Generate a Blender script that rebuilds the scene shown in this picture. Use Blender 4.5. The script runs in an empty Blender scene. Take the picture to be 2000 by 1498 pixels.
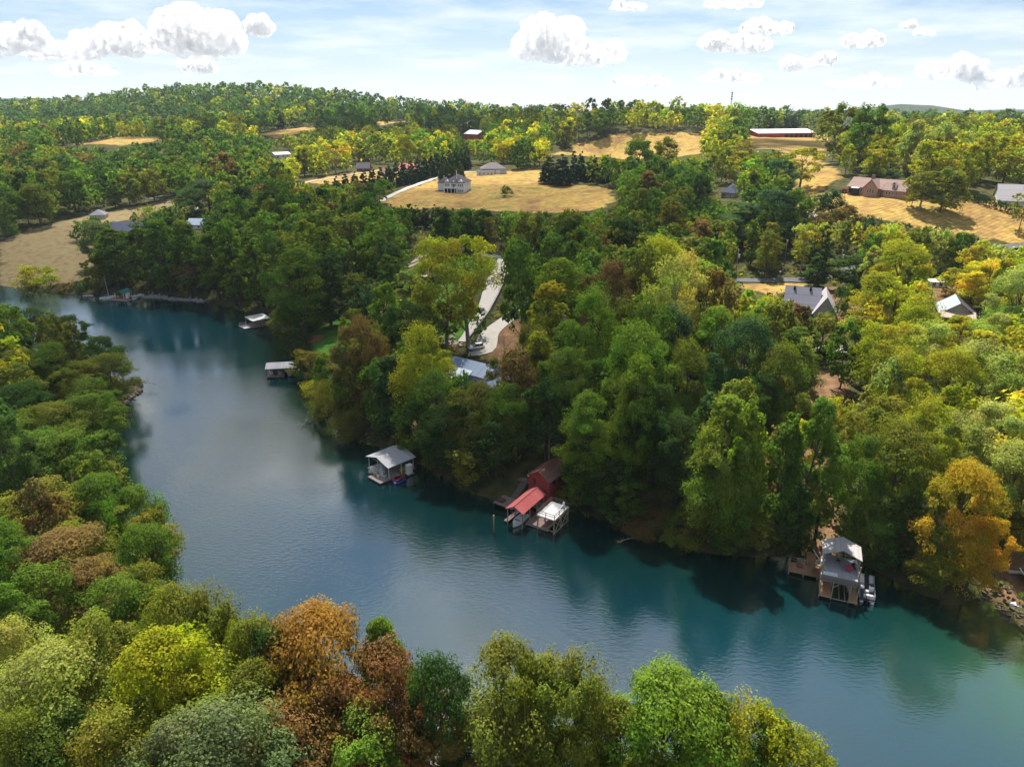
import bpy, bmesh, math, random
import numpy as np
from mathutils import Vector, Matrix

scene = bpy.context.scene
R = math.radians
# ------------------------------------------------------------------ camera
CAM_H, PITCH, FPX, IW, IH = 70.0, R(21.0), 1390.0, 2000.0, 1498.0
SP, CP = math.sin(PITCH), math.cos(PITCH)
cam = bpy.data.cameras.new('camera')
cam_o = bpy.data.objects.new('camera', cam)
scene.collection.objects.link(cam_o)
cam_o.location = (0, 0, CAM_H)
cam_o.rotation_euler = (math.pi / 2 - PITCH, 0, 0)
cam.sensor_width = 36.0
cam.lens = 36.0 * FPX / IW
cam.clip_start, cam.clip_end = 1.0, 60000.0
scene.camera = cam_o
# ------------------------------------------------------------------ world, sun, exposure
SUN_EL, SUN_AZ = R(60.0), R(-5.0)          # azimuth measured from +Y towards +X
world = bpy.data.worlds.new('World')
scene.world = world
world.use_nodes = True
wn, wl = world.node_tree.nodes, world.node_tree.links
bg = wn['Background']
sky = wn.new('ShaderNodeTexSky')
sky.sky_type = 'NISHITA'
sky.sun_disc = False
sky.sun_elevation = SUN_EL
sky.sun_rotation = SUN_AZ
sky.altitude = 300
sky.air_density = 1.0
sky.dust_density = 0.35
sky.ozone_density = 5.0
# thin high veil and horizon haze, the same all round the sky
def wmath(op, a, b=None):
    k = wn.new('ShaderNodeMath'); k.operation = op
    for i, v in enumerate((a, b)):
        if v is None: continue
        if isinstance(v, (int, float)): k.inputs[i].default_value = v
        else: wl.new(v, k.inputs[i])
    return k.outputs[0]
wt = wn.new('ShaderNodeTexCoord'); wx = wn.new('ShaderNodeSeparateXYZ'); wl.new(wt.outputs['Generated'], wx.inputs[0])
wz = wmath('MAXIMUM', wx.outputs[2], 0.0); wd = wmath('ADD', wz, .07)
wc = wn.new('ShaderNodeCombineXYZ'); wl.new(wmath('DIVIDE', wx.outputs[0], wd), wc.inputs[0]); wl.new(wmath('DIVIDE', wx.outputs[1], wd), wc.inputs[1])
wno = wn.new('ShaderNodeTexNoise'); wno.inputs['Scale'].default_value = .85; wno.inputs['Detail'].default_value = 9; wno.inputs['Roughness'].default_value = .58; wl.new(wc.outputs[0], wno.inputs['Vector'])
wr = wn.new('ShaderNodeMapRange'); wr.inputs[1].default_value = .37; wr.inputs[2].default_value = .63; wr.inputs[4].default_value = .68; wl.new(wno.outputs[0], wr.inputs[0])
wh = wmath('MULTIPLY', wmath('EXPONENT', wmath('MULTIPLY', wz, -19.0)), .78)
wf = wmath('MAXIMUM', wr.outputs[0], wh)
wm = wn.new('ShaderNodeMix'); wm.data_type = 'RGBA'; wl.new(wf, wm.inputs[0]); wl.new(sky.outputs[0], wm.inputs[6]); wm.inputs[7].default_value = (9.8, 10.2, 10.7, 1)
wl.new(wm.outputs[2], bg.inputs[0])
bg.inputs[1].default_value = 0.056
sun = bpy.data.lights.new('sun', 'SUN')
sun.energy = 5.0
sun.angle = R(0.53)
sun.color = (1.0, 0.93, 0.82)
sun_o = bpy.data.objects.new('sun', sun)
scene.collection.objects.link(sun_o)
SDIR = Vector((math.sin(SUN_AZ) * math.cos(SUN_EL), math.cos(SUN_AZ) * math.cos(SUN_EL), math.sin(SUN_EL)))
sun_o.rotation_euler = SDIR.to_track_quat('Z', 'Y').to_euler()
sun_o.location = (0, 300, 600)
vs = scene.view_settings
vs.view_transform = 'Standard'
vs.look = 'None'
vs.exposure = 1.03
vs.gamma = 1.0
vs.use_curve_mapping = False
cy = scene.cycles
cy.max_bounces = 12
cy.diffuse_bounces = 2
cy.glossy_bounces = 2
cy.transmission_bounces = 2
cy.transparent_max_bounces = 8
cy.volume_bounces = 4
cy.caustics_reflective = False
cy.caustics_refractive = False
cy.sample_clamp_indirect = 4.0
cy.use_adaptive_sampling = False
cy.volume_step_rate = 2.0
cy.volume_max_steps = 64

C = scene.collection
rng = np.random.default_rng(7)
rnd = random.Random(11)

# ------------------------------------------------------------------ picture geometry helpers
def P(px, py, z):
    """World point at height z that the photograph shows at pixel (px, py)."""
    a, b = (px - 1000.0) / FPX, (py - 749.0) / FPX
    d = (CAM_H - z) / (SP + b * CP)
    return Vector((a * d, d * (CP - b * SP), z))

def PD(px, py, d):
    a, b = (px - 1000.0) / FPX, (py - 749.0) / FPX
    return Vector((a * d, d * (CP - b * SP), CAM_H - d * (SP + b * CP)))

def proj(x, y, z):
    d = y * CP + (CAM_H - z) * SP
    v = (CAM_H - z) * CP - y * SP
    return 1000 + FPX * x / d, 749 + FPX * v / d, d

# ------------------------------------------------------------------ terrain
FAR_SHORE = [(0,556),(60,568),(130,573),(200,576),(270,580),(330,583),(400,588),(450,600),(520,622),(548,650),(565,690),
    (590,705),(605,750),(620,800),(660,840),(720,866),(780,885),(840,915),(900,950),(955,972),(1000,980),(1060,988),(1115,990),
    (1170,1010),(1240,1040),(1320,1062),(1400,1080),(1500,1085),(1560,1088),(1620,1090),(1700,1105),(1780,1150),(1860,1180),
    (1920,1165),(1950,1180),(2000,1235),(2060,1290)]
lake = [(-420, 330), (-300, 315)] + [tuple(P(x, y, 0)[:2]) for x, y in FAR_SHORE] + [(84, 66), (120, 58), (240, 50), (420, 40),
    (420, -20), (200, -12), (100, 4), (74, 19), (47, 33), (34, 44.5), (17, 52.5), (0, 56.5), (-15, 58.5), (-28, 62), (-38, 68), (-47, 82), (-58, 96), (-72, 111),
    (-86, 134), (-98, 156), (-101, 177), (-120, 194), (-155, 213), (-200, 228), (-260, 240), (-420, 260)]
LAKE = np.array(lake)

def sdist(X, Y, poly=LAKE):
    """Signed distance to a polygon, negative inside."""
    X = np.asarray(X, float); Y = np.asarray(Y, float)
    d = np.full(X.shape, 1e9); inside = np.zeros(X.shape, bool)
    n = len(poly)
    for i in range(n):
        x0, y0 = poly[i]; x1, y1 = poly[(i + 1) % n]
        ex, ey = x1 - x0, y1 - y0
        t = np.clip(((X - x0) * ex + (Y - y0) * ey) / (ex * ex + ey * ey + 1e-12), 0, 1)
        d = np.minimum(d, np.hypot(X - x0 - t * ex, Y - y0 - t * ey))
        c = (y0 > Y) != (y1 > Y)
        with np.errstate(divide='ignore', invalid='ignore'):
            xi = ex * (Y - y0) / (ey if ey else 1e-12) + x0
        inside ^= c & (X < xi)
    return np.where(inside, -d, d)

CTRL = [P(*q) for q in [
    (0,540,2),(100,500,6),(100,460,9),(0,475,8),(180,430,12),(240,450,11),(385,445,11),(300,420,14),(330,400,16),
    (280,540,5),(450,520,6),(600,620,4),(620,660,3),(700,620,6),(700,560,9),(560,480,13),(640,440,16),(760,480,15),(825,470,16),
    (870,590,10),(850,535,12),(975,512,14),(950,600,11),(930,680,9),(1000,640,11),(900,740,7),(960,760,7.5),(700,760,4),(780,830,4),
    (900,880,4),(1000,900,4.5),(1060,930,3.0),(1100,880,6),(1200,900,6),(1200,700,11),(1300,950,5),(1400,980,4.5),(1400,750,10),(1500,900,6),
    (1600,950,4),(1600,740,9),(1610,690,10),(1580,610,14),(1500,548,15),(1430,545,15),(1200,520,16),(1100,440,19),(1850,620,14),(1820,500,18),
    (1700,1000,4),(1800,900,7),(1900,1000,5),(1960,1110,2.0),(1960,800,9),(1975,640,14),(1700,490,20),
    (900,378,22),(760,390,21),(860,345,25),(960,342,26),(1050,400,21),(1150,385,23),(1100,355,26),(700,385,21),(600,365,23),(540,385,21),
    (1200,298,33),(1100,300,34),(1290,262,49),(1200,264,48),(1290,310,36),(1418,385,27),(1590,430,27),(1560,380,31),(1600,345,38),(1640,375,34),
    (1700,388,33),(1780,395,33),(1900,430,28),(1980,385,35),(1980,460,25),(1535,265,47),(1520,290,43),
    (800,330,27),(720,335,26),(920,275,37),(552,312,29),(640,300,30),(450,330,26),(100,380,18),(200,340,24),(20,400,18)]]
CTRL += [PD(*q) for q in [
    (100,283,640),(300,272,660),(250,274,900),(160,280,930),(330,268,880),(550,250,900),(640,245,880),(760,238,950),(50,250,1000),
    (550,191,1280),(430,190,1270),(300,197,1260),(250,207,1260),(650,200,1300),(720,209,1320),(800,221,1350),(870,220,1400),(150,223,1250),(0,224,1300),(950,232,1500),(500,235,1050),(300,240,1050),(700,238,1100),(1050,246,1100),
    (1600,248,980),(1850,266,820),(1950,330,430),(1850,300,520),(2100,300,500),(-200,330,640),(-200,420,400),(-200,250,1200),(2200,400,330),(2200,260,900),
    (1000,254,800),(1200,250,830),(1400,254,850),(1600,257,850),(1200,248,1150),(1500,252,1150),(1800,272,720),(1980,292,600),(-200,240,2500),(300,238,2500),(700,240,2600),(1100,236,2400),(1500,238,2500),(1900,242,2500),(2300,250,2500),(500,236,1900),(1300,240,1500),(1700,252,1500)]]
CTRL += [Vector(q) for q in [(0,40,4),(-25,45,5),(-30,10,10),(20,20,4),(-60,60,7),(-60,20,11),(-100,60,9),(-90,100,7),(-125,140,6),(-160,180,4),(-200,150,8),
    (-240,200,6),(-150,80,12),(-250,60,14),(0,-30,10),(100,-60,10),(-100,-60,14),(110,110,6),(160,120,8),(200,220,16),(130,160,9),(320,200,20),(-330,360,12),(-450,450,16)]]
CTRL = np.array([tuple(v) for v in CTRL])

def warp(X, Y):
    Yc = np.maximum(Y, -90.0)
    v = np.log((Yc + 170.0) / 170.0)
    u = np.clip(X / (Yc + 170.0), -1.6, 1.6)
    return u * 2.2, v * 2.2

def tps_k(r2):
    return np.where(r2 > 1e-12, r2 * np.log(np.maximum(r2, 1e-12)), 0.0)

_cu, _cv = warp(CTRL[:, 0], CTRL[:, 1])
_n = len(CTRL)
_K = tps_k((_cu[:, None] - _cu) ** 2 + (_cv[:, None] - _cv) ** 2) + np.eye(_n) * 0.004
_A = np.zeros((_n + 3, _n + 3)); _A[:_n, :_n] = _K
_A[:_n, _n] = 1; _A[:_n, _n + 1] = _cu; _A[:_n, _n + 2] = _cv; _A[_n:, :_n] = _A[:_n, _n:].T
_W = np.linalg.solve(_A, np.concatenate([CTRL[:, 2], np.zeros(3)]))

def axis(segs):
    out = [segs[0][0]]
    for a, b, s in segs:
        n = max(1, int(round((b - a) / s)))
        out += list(a + (b - a) * (np.arange(n) + 1) / n)
    return np.array(out)

def grow(a, s, r, end):
    out, x = [], a
    while abs(x) < end:
        x += s if a >= 0 else -s
        s *= r; out.append(x)
    return out

gx = axis([(-160, 160, 2.2), (160, 420, 5.0)])
gx = np.concatenate([sorted(grow(-420, 7, 1.10, 8500)), axis([(-420, -160, 5.0)])[:-1], gx, grow(420, 7, 1.10, 8500)])
gy = np.concatenate([sorted(grow(-20, 8, 1.25, 2400)), axis([(-20, 310, 2.2), (310, 820, 5.0)]), grow(820, 8, 1.07, 8600)])
GX, GY = np.meshgrid(gx, gy, indexing='ij')

def hnoise(X, Y):
    return (np.sin(X * .061 + 1.3) * np.cos(Y * .053 + .4) + .6 * np.sin(X * .113 - Y * .097 + 2) + .35 * np.sin(X * .21 + Y * .23))

def height_exact(X, Y):
    u, v = warp(X, Y)
    sh = u.shape; u = u.ravel(); v = v.ravel()
    z = np.empty(u.shape)
    for i in range(0, len(u), 20000):
        k = tps_k((u[i:i + 20000, None] - _cu) ** 2 + (v[i:i + 20000, None] - _cv) ** 2)
        z[i:i + 20000] = k @ _W[:_n] + _W[_n] + _W[_n + 1] * u[i:i + 20000] + _W[_n + 2] * v[i:i + 20000]
    z = z.reshape(sh)
    z = np.maximum(z, 1.0) + 0.35 * hnoise(X, Y)
    # far country: low rolling ridges
    far = np.clip((Y - 1700) / 900.0, 0, 1) + np.clip((np.abs(X) - 1500) / 900, 0, 1) * (Y > 300)
    far = np.clip(far, 0, 1); far = far * far * (3 - 2 * far)
    ridge = 37 + 10 * np.sin(X * .0011 + 1) + 9 * np.sin(X * .0031 + Y * .0013) + 7 * np.sin(X * .0007 - Y * .0021)
    for (cx, cyy, sx, sy, hh) in [(2350, 4600, 420, 350, 74), (1500, 3800, 500, 350, 26), (3500, 4700, 420, 350, 62), (700, 3900, 450, 300, 36), (1000, 3300, 260, 250, 16), (-4000, 6200, 1600, 600, 110),
                                  (-5500, 8200, 2500, 500, 150), (4600, 6500, 900, 500, 40), (5400, 4300, 800, 500, 30)]:
        ridge = ridge + hh * np.exp(-((X - cx) / sx) ** 2 - ((Y - cyy) / sy) ** 2)
    z = z * (1 - far) + ridge * far
    d = sdist(X, Y)
    bank = np.where(d > 0, 0.12 + 0.62 * d + 0.004 * d * d, 0.25 * d)
    z = np.where(d > 0, np.minimum(z, bank), np.maximum(0.3 * d, -5.0))
    return np.where((d > 0), np.maximum(z, 0.12 + np.minimum(d, 3) * 0.1), z)

GZ = height_exact(GX, GY)

def hgt(x, y):
    """Height of the ground mesh (bilinear)."""
    x = np.asarray(x, float); y = np.asarray(y, float)
    i = np.clip(np.searchsorted(gx, x) - 1, 0, len(gx) - 2); j = np.clip(np.searchsorted(gy, y) - 1, 0, len(gy) - 2)
    s = (x - gx[i]) / (gx[i + 1] - gx[i]); t = (y - gy[j]) / (gy[j + 1] - gy[j])
    return (GZ[i, j] * (1 - s) * (1 - t) + GZ[i + 1, j] * s * (1 - t) + GZ[i, j + 1] * (1 - s) * t + GZ[i + 1, j + 1] * s * t)

_T = np.concatenate([np.arange(40, 400, 0.8), np.arange(400, 1000, 2.0), np.arange(1000, 5000, 15.0)])
def hit(px, py, up=0.0, tmin=40):
    """Ground point (raised by up) seen at a pixel."""
    a, b = (px - 1000.0) / FPX, (py - 749.0) / FPX
    X, Y, Z = a * _T, (CP - b * SP) * _T, CAM_H - _T * (SP + b * CP)
    g = Z - np.maximum(hgt(X, Y), 0) - up
    k = np.nonzero((g < 0) & (_T > tmin))[0]
    k = k[0] if len(k) else len(_T) - 1
    k0 = max(k - 1, 0)
    w = g[k0] / (g[k0] - g[k]) if k != k0 and g[k0] > 0 else 0
    t = _T[k0] + (_T[k] - _T[k0]) * w
    return Vector((a * t, (CP - b * SP) * t, CAM_H - t * (SP + b * CP) - up)), t

# ------------------------------------------------------------------ materials
MATS = {}
def new_mat(name):
    m = bpy.data.materials.new(name); m.use_nodes = True
    return m, m.node_tree.nodes, m.node_tree.links, m.node_tree.nodes['Principled BSDF']

def mat(name, col, rough=0.7, metal=0.0, var=0.12, scale=3.0, bump=0.0, spec=0.3):
    """Principled material with a little procedural mottling."""
    if name in MATS: return MATS[name]
    m, n, l, b = new_mat(name)
    tc = n.new('ShaderNodeTexCoord'); nz = n.new('ShaderNodeTexNoise')
    nz.inputs['Scale'].default_value = scale; nz.inputs['Detail'].default_value = 6
    l.new(tc.outputs['Object'], nz.inputs['Vector'])
    r = n.new('ShaderNodeMapRange'); r.inputs[3].default_value = 1 - var * 2; r.inputs[4].default_value = 1 + var * 2
    l.new(nz.outputs[0], r.inputs[0])
    mx = n.new('ShaderNodeMix'); mx.data_type = 'RGBA'; mx.blend_type = 'MULTIPLY'; mx.inputs[0].default_value = 1
    mx.inputs[6].default_value = (*col, 1)
    l.new(r.outputs[0], mx.inputs[7]); l.new(mx.outputs[2], b.inputs['Base Color'])
    b.inputs['Roughness'].default_value = rough; b.inputs['Metallic'].default_value = metal
    b.inputs['Specular IOR Level'].default_value = spec
    if bump:
        bp = n.new('ShaderNodeBump'); bp.inputs['Strength'].default_value = bump; bp.inputs['Distance'].default_value = .05
        l.new(nz.outputs[0], bp.inputs['Height']); l.new(bp.outputs[0], b.inputs['Normal'])
    MATS[name] = m
    return m

def stripe_mat(name, col, col2, freq, axis_i=0, rough=0.6, metal=0.0, bump=0.3, sharp=True, spec=0.3):
    """Boards, siding, shingle courses or standing seams: fine relief along one object axis."""
    if name in MATS: return MATS[name]
    m, n, l, b = new_mat(name)
    tc = n.new('ShaderNodeTexCoord'); sp = n.new('ShaderNodeSeparateXYZ'); l.new(tc.outputs['Object'], sp.inputs[0])
    mu = n.new('ShaderNodeMath'); mu.operation = 'MULTIPLY'; mu.inputs[1].default_value = freq; l.new(sp.outputs[axis_i], mu.inputs[0])
    fr = n.new('ShaderNodeMath'); fr.operation = 'FRACT'; l.new(mu.outputs[0], fr.inputs[0])
    fl = n.new('ShaderNodeMath'); fl.operation = 'FLOOR'; l.new(mu.outputs[0], fl.inputs[0])
    wnz = n.new('ShaderNodeTexWhiteNoise'); wnz.noise_dimensions = '1D'; l.new(fl.outputs[0], wnz.inputs['W'])
    nz = n.new('ShaderNodeTexNoise'); nz.inputs['Scale'].default_value = 2.2; nz.inputs['Detail'].default_value = 8; l.new(tc.outputs['Object'], nz.inputs['Vector'])
    ad = n.new('ShaderNodeMath'); ad.operation = 'ADD'; l.new(wnz.outputs[0], ad.inputs[0]); l.new(nz.outputs[0], ad.inputs[1])
    r = n.new('ShaderNodeMapRange'); r.inputs[1].default_value = .3; r.inputs[2].default_value = 1.7; l.new(ad.outputs[0], r.inputs[0])
    mx = n.new('ShaderNodeMix'); mx.data_type = 'RGBA'; mx.inputs[6].default_value = (*col, 1); mx.inputs[7].default_value = (*col2, 1)
    l.new(r.outputs[0], mx.inputs[0]); l.new(mx.outputs[2], b.inputs['Base Color'])
    rp = n.new('ShaderNodeMapRange'); rp.inputs[1].default_value = 0.0; rp.inputs[2].default_value = 0.12; l.new(fr.outputs[0], rp.inputs[0])
    bp = n.new('ShaderNodeBump'); bp.inputs['Strength'].default_value = bump; bp.inputs['Distance'].default_value = .04
    l.new(rp.outputs[0], bp.inputs['Height']); l.new(bp.outputs[0], b.inputs['Normal'])
    b.inputs['Roughness'].default_value = rough; b.inputs['Metallic'].default_value = metal; b.inputs['Specular IOR Level'].default_value = spec
    MATS[name] = m
    return m

def link(name, mesh, material=None, parent=None):
    o = bpy.data.objects.new(name, mesh)
    C.objects.link(o)
    if material is not None and not mesh.materials: mesh.materials.append(material)
    if parent is not None: o.parent = parent
    return o

def np_mesh(name, V, F, cols=None, smooth=False):
    """Mesh from numpy vertices and equal-sized faces, optional per-vertex colour 'tint'."""
    me = bpy.data.meshes.new(name)
    V = np.ascontiguousarray(V, np.float32); F = np.ascontiguousarray(F, np.int32)
    k = F.shape[1]
    me.vertices.add(len(V)); me.vertices.foreach_set('co', V.ravel())
    me.loops.add(F.size); me.loops.foreach_set('vertex_index', F.ravel())
    me.polygons.add(len(F)); me.polygons.foreach_set('loop_start', np.arange(0, F.size, k, dtype=np.int32))
    try: me.polygons.foreach_set('loop_total', np.full(len(F), k, np.int32))
    except Exception: pass
    if smooth: me.polygons.foreach_set('use_smooth', np.ones(len(F), bool))
    if cols is not None:
        at = me.attributes.new('tint', 'FLOAT_COLOR', 'POINT')
        c4 = np.ones((len(V), 4), np.float32); c4[:, :cols.shape[1]] = cols
        at.data.foreach_set('color', c4.ravel())
    me.update(calc_edges=True)
    return me

def tag(o, label=None, cat=None, group=None, kind=None):
    if label: o['label'] = label
    if cat: o['category'] = cat
    if group: o['group'] = group
    if kind: o['kind'] = kind
    return o

# ------------------------------------------------------------------ ground zones (traced on the ground)
def ground_poly(pts):
    return np.array([tuple(hit(x, y)[0][:2]) for x, y in pts])

Z_DRY = [  # mown hay fields and dry pasture
    [(0,470),(90,440),(180,420),(250,405),(330,392),(345,400),(260,428),(190,440),(170,470),(190,500),(180,545),(90,560),(0,560)],
    [(745,396),(800,366),(860,348),(880,336),(960,336),(1050,330),(1090,355),(1190,368),(1200,395),(1160,412),(1060,415),(900,410),(790,408)],
    [(1075,303),(1130,280),(1210,262),(1310,258),(1370,262),(1370,300),(1290,312),(1200,308)],
    [(1470,285),(1480,268),(1560,290),(1610,320),(1640,345),(1600,380),(1545,372),(1580,335),(1540,300)],
    [(1545,378),(1640,378),(1780,392),(1870,385),(2010,400),(2010,480),(1900,462),(1760,440),(1690,425),(1600,420),(1560,440)],
    [(1462,263),(1622,263),(1612,296),(1480,292)],
    [(120,284),(200,276),(330,268),(350,274),(250,285)],[(500,262),(600,248),(620,252),(540,272)],[(735,240),(790,234),(790,240),(745,246)],
    [(1430,556),(1570,552),(1580,572),(1500,575)],[(590,356),(640,345),(700,335),(760,330),(770,345),(640,362)],[(740,330),(800,340),(780,352),(740,350)],
]
Z_LAWN = [[(800,525),(830,505),(985,505),(970,530),(930,560),(900,600),(930,650),(880,672),(830,640),(780,560)],
          [(595,655),(660,625),(720,600),(710,650),(690,700),(620,705)]]
Z_DIRT = [[(1560,725),(1650,715),(1665,790),(1580,800)],[(1570,870),(1625,870),(1620,1085),(1570,1085)],[(1890,1080),(2010,1050),(2010,1230),(1950,1180),(1900,1130)],
          [(1540,560),(1660,560),(1700,640),(1640,660)],[(1800,560),(1870,560),(1880,610),(1840,610)],[(960,640),(1060,600),(1080,700),(1000,760),(950,740)],[(790,815),(830,835),(800,870),(760,865)]]
zones = {k: [ground_poly(q) for q in v] for k, v in (('dry', Z_DRY), ('lawn', Z_LAWN), ('dirt', Z_DIRT))}

def zone_w(X, Y, key, soft=2.5):
    w = np.zeros(np.shape(X))
    for q in zones[key]:
        lo, hi = q.min(0) - 12, q.max(0) + 12
        m = (X > lo[0]) & (X < hi[0]) & (Y > lo[1]) & (Y < hi[1])
        if m.any():
            d = sdist(X[m], Y[m], q)
            s = soft if q[:, 1].mean() < 400 else soft * 2
            w[m] = np.maximum(w[m], np.clip(.5 - d / (2 * s), 0, 1))
    return w

def build_ground():
    nx, ny = len(gx), len(gy)
    V = np.stack([GX, GY, GZ], -1).reshape(-1, 3)
    I = np.arange(nx * ny).reshape(nx, ny)
    F = np.stack([I[:-1, :-1], I[1:, :-1], I[1:, 1:], I[:-1, 1:]], -1).reshape(-1, 4)
    col = np.stack([zone_w(GX, GY, 'dry'), zone_w(GX, GY, 'lawn'), zone_w(GX, GY, 'dirt'), np.clip(1.2 - sdist(GX, GY, zones['dry'][0]) / 10, 0, 1)], -1).reshape(-1, 4)  # last channel marks the lakeside field for its painted cloud shade
    me = np_mesh('ground', V, F, col, True)
    m, n, l, b = new_mat('ground')
    tc = n.new('ShaderNodeTexCoord')
    def noise(s, d=8, dist=0.0):
        z = n.new('ShaderNodeTexNoise'); z.inputs['Scale'].default_value = s; z.inputs['Detail'].default_value = d; z.inputs['Distortion'].default_value = dist
        l.new(tc.outputs['Object'], z.inputs['Vector']); return z
    def ramp(src, stops):
        r = n.new('ShaderNodeValToRGB'); e = r.color_ramp.elements
        while len(e) < len(stops): e.new(.5)
        for k, (p, c) in enumerate(stops): e[k].position = p; e[k].color = (*c, 1)
        l.new(src, r.inputs[0]); return r
    def mix(a, bb, f):
        x = n.new('ShaderNodeMix'); x.data_type = 'RGBA'
        l.new(a, x.inputs[6]); l.new(bb, x.inputs[7]); l.new(f, x.inputs[0]); return x.outputs[2]
    at = n.new('ShaderNodeAttribute'); at.attribute_name = 'tint'
    sp = n.new('ShaderNodeSeparateColor'); l.new(at.outputs['Color'], sp.inputs[0])
    edge = noise(.12, 10)
    def wob(sock):
        s = n.new('ShaderNodeMath'); s.operation = 'MULTIPLY_ADD'; s.inputs[1].default_value = 1.5; s.inputs[2].default_value = -.75; l.new(edge.outputs[0], s.inputs[0])
        a = n.new('ShaderNodeMath'); a.operation = 'ADD'; l.new(s.outputs[0], a.inputs[0]); l.new(sock, a.inputs[1])
        r = n.new('ShaderNodeMapRange'); r.inputs[1].default_value = .38; r.inputs[2].default_value = .62; l.new(a.outputs[0], r.inputs[0]); return r.outputs[0]
    n1, n2, n3 = noise(.045, 10, .4), noise(.35, 10), noise(.9, 6)
    forest = ramp(n2.outputs[0], [(.3, (.024, .030, .011)), (.5, (.052, .055, .020)), (.7, (.090, .080, .034))])
    big = ramp(n1.outputs[0], [(.28, (.20, .125, .058)), (.42, (.30, .195, .070)), (.54, (.37, .255, .078)), (.64, (.26, .215, .068)), (.76, (.15, .165, .05))])
    tuft = ramp(n2.outputs[0], [(.3, (.62, .62, .62)), (.7, (1.25, 1.22, 1.15))])
    mm = n.new('ShaderNodeMix'); mm.data_type = 'RGBA'; mm.blend_type = 'MULTIPLY'; mm.inputs[0].default_value = 1
    l.new(big.outputs[0], mm.inputs[6]); l.new(tuft.outputs[0], mm.inputs[7])
    wv = n.new('ShaderNodeTexWave'); wv.inputs['Scale'].default_value = .16; wv.inputs['Distortion'].default_value = 4.0; wv.inputs['Detail'].default_value = 3
    mw = n.new('ShaderNodeMapping'); mw.inputs['Rotation'].default_value = (0, 0, R(64)); l.new(tc.outputs['Object'], mw.inputs[0]); l.new(mw.outputs[0], wv.inputs['Vector'])
    rw = n.new('ShaderNodeMapRange'); rw.inputs[3].default_value = .84; rw.inputs[4].default_value = 1.1; l.new(wv.outputs[1], rw.inputs[0])
    m4 = n.new('ShaderNodeMix'); m4.data_type = 'RGBA'; m4.blend_type = 'MULTIPLY'; m4.inputs[0].default_value = 1; l.new(mm.outputs[2], m4.inputs[6]); l.new(rw.outputs[0], m4.inputs[7]); mm = m4
    cloud_shade_tone = ramp(n2.outputs[0], [(.3, (.125, .095, .052)), (.5, (.19, .145, .078)), (.72, (.19, .18, .075))])  # cloud shade over the lakeside field put into its base colour
    m5 = n.new('ShaderNodeMix'); m5.data_type = 'RGBA'; l.new(at.outputs['Alpha'], m5.inputs[0]); l.new(mm.outputs[2], m5.inputs[6]); l.new(cloud_shade_tone.outputs[0], m5.inputs[7]); mm = m5
    lawn = ramp(n2.outputs[0], [(.3, (.035, .095, .012)), (.55, (.065, .16, .022)), (.75, (.10, .20, .035))])
    dirt = ramp(n2.outputs[0], [(.3, (.10, .060, .035)), (.55, (.17, .10, .055)), (.75, (.24, .16, .09))])
    c = mix(forest.outputs[0], dirt.outputs[0], wob(sp.outputs[2]))
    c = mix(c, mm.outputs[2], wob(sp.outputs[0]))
    c = mix(c, lawn.outputs[0], wob(sp.outputs[1]))
    # far wooded ridges: canopy colour where single trees can no longer be told apart
    sx = n.new('ShaderNodeSeparateXYZ'); l.new(tc.outputs['Object'], sx.inputs[0])
    fr = n.new('ShaderNodeMapRange'); fr.inputs[1].default_value = 1600; fr.inputs[2].default_value = 1900; l.new(sx.outputs[1], fr.inputs[0])
    cano = ramp(noise(.03, 12).outputs[0], [(.3, (.012, .022, .008)), (.55, (.035, .055, .016)), (.75, (.075, .085, .025))])
    c = mix(c, cano.outputs[0], fr.outputs[0])
    l.new(c, b.inputs['Base Color']); b.inputs['Roughness'].default_value = 1; b.inputs['Specular IOR Level'].default_value = .05
    bp = n.new('ShaderNodeBump'); bp.inputs['Strength'].default_value = .7; bp.inputs['Distance'].default_value = .5
    l.new(n3.outputs[0], bp.inputs['Height']); l.new(bp.outputs[0], b.inputs['Normal'])
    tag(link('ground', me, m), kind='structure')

build_ground()

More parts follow.
